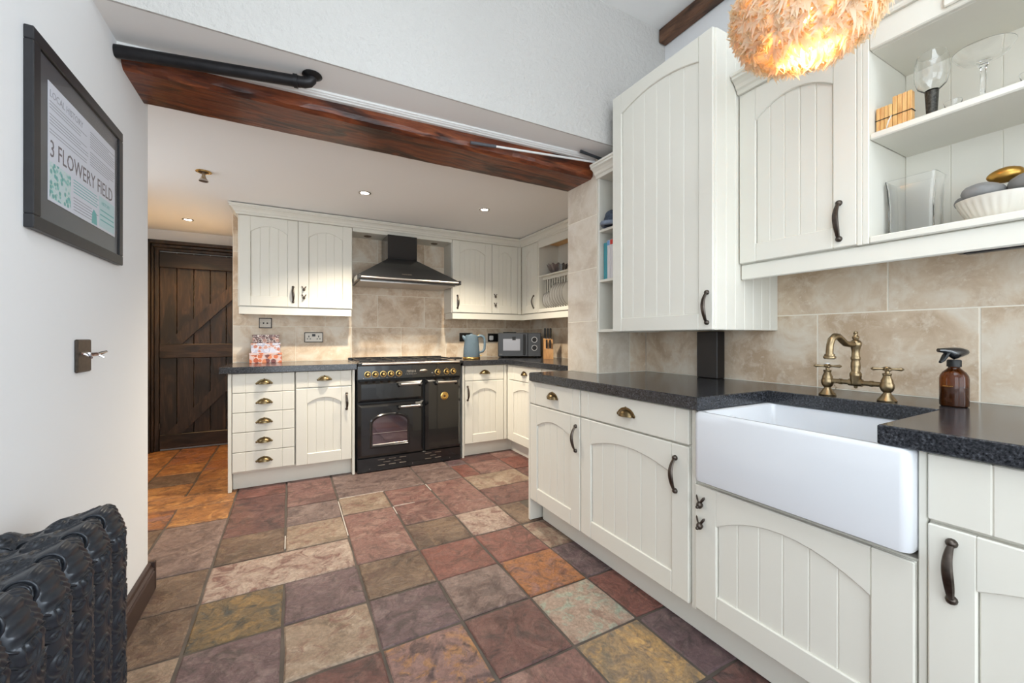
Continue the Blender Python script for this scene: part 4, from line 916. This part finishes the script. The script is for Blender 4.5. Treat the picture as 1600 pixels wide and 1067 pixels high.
m = MB().lathe([(.001, -.008), (.010, -.008), (.011, -.03), (.017, -.045), (.026, -.058), (.026, -.063), (.001, -.061)], 18); m.tube([(0, 0, -.002), (.004, 0, -.012)], .004); m.build('bulb', m_steel, u, smooth=True)

# ================================================================ THINGS ON THE OPEN SHELVES
def book(y, w_, h_, mat, lab, top=None):
    u = thing('book', lab, 'book', (1.622, y, 1.4645)); MB().cbox(0, .13, -w_, 0, 0, h_, .0015).build('cover', mat, u); MB().box(.004, .131, -w_+.002, -.002, .002, h_+.0008).build('pages', m_whitep, u)
    if top: MB().cbox(-.0008, .0, -w_+.001, -.001, h_-.03, h_-.002, .0002).build('spine_band', top, u)
    return u
m_bt = plain('book_teal', S(64, 148, 160), .5); m_bb = plain('book_blue', S(120, 160, 205), .5); m_br = plain('book_red', S(200, 52, 44), .5); m_bw = plain('book_white', S(222, 220, 222), .5); m_bl = plain('book_lilac', S(200, 190, 204), .5)
book(1.866, .028, .215, m_bt, 'teal book against the shelf side panel'); book(1.836, .022, .225, m_bw, 'white book with blue spine top beside the teal book', m_bb)
book(1.812, .026, .226, m_bw, 'white book with red spine top', m_br); book(1.784, .034, .222, m_bl, 'pale lilac book behind the tall unit door')
u = thing('knitted_hat', 'blue grey knitted hat on the top shelf', 'hat', (1.655, 1.798, 1.7612))
m = MB(); rs = []
for i in range(13):
    a = PI/2*i/12; r_ = math.cos(a)**.6
    rs.append([(.08*r_*math.cos(q)*(1+.05*math.sin(5*q+i)), .058*r_*math.sin(q)*(1+.05*math.cos(4*q-i)), .012+.085*math.sin(a)*(1+.06*math.sin(3*q))) for q in [2*PI*k/24 for k in range(24)]])
m.rings(rs); m.build('crown', m_wool, u, smooth=True)
MB().tube([(.088*math.cos(q), .062*math.sin(q), .0155+.003*math.sin(3*q)) for q in [2*PI*k/24 for k in range(25)]], .013, 8).build('brim', m_wool2, u, smooth=True)
tag(MB().cbox(1.63, 1.66, 1.735, 1.765, 1.1725, 1.19, .004).lathe([(.008, 1.189), (.009, 1.2), (.001, 1.202)], 10, (1.645, 1.75, 0)).build('small_clip', m_blackm), 'small black clip on the bottom of the open shelf unit', 'clip')
# display unit: shelf top 1.806, bottom shelf top 1.462
for k, (y, w_, h_, lab) in enumerate(((.6125, .042, .088, 'shorter pine slat bundle on the display shelf'), (.567, .048, .108, 'taller pine slat bundle beside the goblet'))):
    u = thing('slat_bundle', lab, 'coasters', (1.75, y, 1.8065))
    n = 4
    for i in range(n): MB().cbox(-.012, .014, -w_/2+i*w_/n+.0004, -w_/2+(i+1)*w_/n-.0004, 0, h_, .0015).build('slat', m_pine, u)
    MB().cbox(-.0135, .0155, -w_/2-.0015, w_/2+.0015, .045, .0475, .0005).build('cord', m_blackm, u)
    if not k: MB().tube([(-.015, -w_/2, .048), (-.02, -w_/2+.006, .03), (-.018, -w_/2+.012, .01)], [.002, .005, .003], 6, (1, .4)).build('ribbon', m_bowl, u, smooth=True)
u = thing('goblet', 'large balloon wine glass with dark decorated stem', 'glass', (1.768, .505, 1.8065))
MB().lathe([(.001, 0), (.03, 0), (.03, .002), (.010, .004), (.001, .004)], 24).build('foot', m_glass, u, smooth=True)
MB().lathe([(.001, .004), (.0125, .004), (.0135, .03), (.0165, .088), (.001, .089)], 18).build('stem', m_stem, u, smooth=True)
bowl = [(.001, .090), (.018, .092), (.033, .106), (.040, .128), (.0415, .152), (.039, .18), (.034, .205)]
MB().lathe(bowl+[(r_-.0014, z) for r_, z in bowl[::-1][:-1]]+[(.001, .093)], 28).build('bowl', m_glass, u, smooth=True)
def glassware(name, lab, x, y, prof, cat='glass', z=1.8065): return tag(MB().lathe(prof, 28).build(name, m_glass, None, (x, y, z), smooth=True), lab, cat)
glassware('small_glass', 'small stemmed glass behind the goblet', 1.93, .50, [(.001, 0), (.026, 0), (.026, .002), (.005, .005), (.004, .06), (.006, .064), (.018, .075), (.022, .10), (.021, .10), (.016, .077), (.001, .068)])
glassware('cake_stand', 'wide shallow glass dish on a tall stem', 1.775, .398, [(.001, 0), (.04, 0), (.04, .002), (.012, .006), (.0065, .02), (.006, .10), (.011, .112), (.006, .116), (.02, .122), (.05, .135), (.064, .158), (.0628, .158), (.048, .138), (.02, .126), (.001, .124)], 'glass dish')
glassware('small_glass', 'small stemmed glass behind the wide glass dish', 1.92, .335, [(.001, 0), (.026, 0), (.026, .002), (.005, .005), (.004, .06), (.006, .064), (.018, .075), (.024, .10), (.023, .10), (.016, .077), (.001, .068)])
u = thing('glass_vase', 'clear square glass vase on the lower display shelf', 'vase', (1.845, .568, 1.4625), 0)
def sq(a, z): return [(x, y, z) for x, y in rrect(-a*.75, a*.75, -a, a, .008, 3)]
MB().rings([sq(.058, 0), sq(.058, .10), sq(.061, .17), sq(.064, .195), sq(.061, .195), sq(.057, .165), sq(.053, .10), sq(.053, .01)]).build('glass_wall', m_glass, u, smooth=True)
u = thing('fluted_bowl', 'cream fluted bowl holding grey and gold fruit', 'bowl', (1.835, .375, 1.4625))
rs = []
for r_, z in ((.055, 0), (.060, .004), (.075, .03), (.088, .056), (.092, .066), (.094, .072), (.090, .072), (.085, .06), (.07, .03), (.05, .012)):
    fl_ = .02 if .01 < z < .06 else 0
    rs.append([(r_*(1+fl_*math.cos(30*2*PI*k/120))*math.cos(2*PI*k/120), r_*(1+fl_*math.cos(30*2*PI*k/120))*math.sin(2*PI*k/120), z) for k in range(120)])
MB().rings(rs).build('bowl_body', m_bowl, u, smooth=True)
def fruit(x, y, z, rz, mat, lab, grp=None, s=1):
    m = MB(); rs = []
    for i in range(11):
        th = PI*(.02+.96*i/10); r_ = .030*s*math.sin(th)*(1-.18*math.cos(th)); ax = -.043*s*math.cos(th)*(1+.12*(math.cos(th) < -.7))
        rs.append([(ax, r_*math.cos(2*PI*k/16), r_*.92*math.sin(2*PI*k/16)) for k in range(16)])
    tag(m.rings(rs).build('stone_fruit', mat, None, (x, y, z), rz, True), lab, 'ornament', grp)
GF = 'grey stone fruit in the fluted bowl'; lf = 'matt grey stone fruit resting in the fluted bowl'
fruit(1.795, .40, 1.553, 1.9, m_grey, lf, GF, 1.0); fruit(1.80, .308, 1.556, 1.3, m_grey, lf, GF, 1.08); fruit(1.868, .438, 1.546, 1.8, m_grey, lf, GF, .9); fruit(1.875, .352, 1.548, 1.5, m_grey, lf, GF)
fruit(1.842, .372, 1.601, -1.5, m_gold, 'shiny gold fruit on top of the grey ones', None, .82)
# cut glass bowl above the plate rack
u = thing('cut_glass_bowl', 'smoky cut glass bowl on the plate rack shelf', 'bowl', (2.37, 3.42, 1.7595))
rs = []
for r_, z in ((.04, 0), (.055, .01), (.085, .05), (.105, .095), (.102, .095), (.08, .052), (.05, .014)):
    rs.append([(r_*(1+.05*math.cos(12*2*PI*k/72))*math.cos(2*PI*k/72), r_*(1+.05*math.cos(12*2*PI*k/72))*math.sin(2*PI*k/72), z+(.008*math.cos(12*2*PI*k/72) if z > .09 else 0)) for k in range(72)])
MB().rings(rs).build('bowl_body', m_dglass, u, smooth=True)
glassware('tumbler', 'clear cut glass tumbler beside the smoky bowl', 2.33, 3.29, [(.001, 0), (.03, 0), (.038, .08), (.036, .08), (.028, .006), (.001, .006)], 'glass', 1.7595)
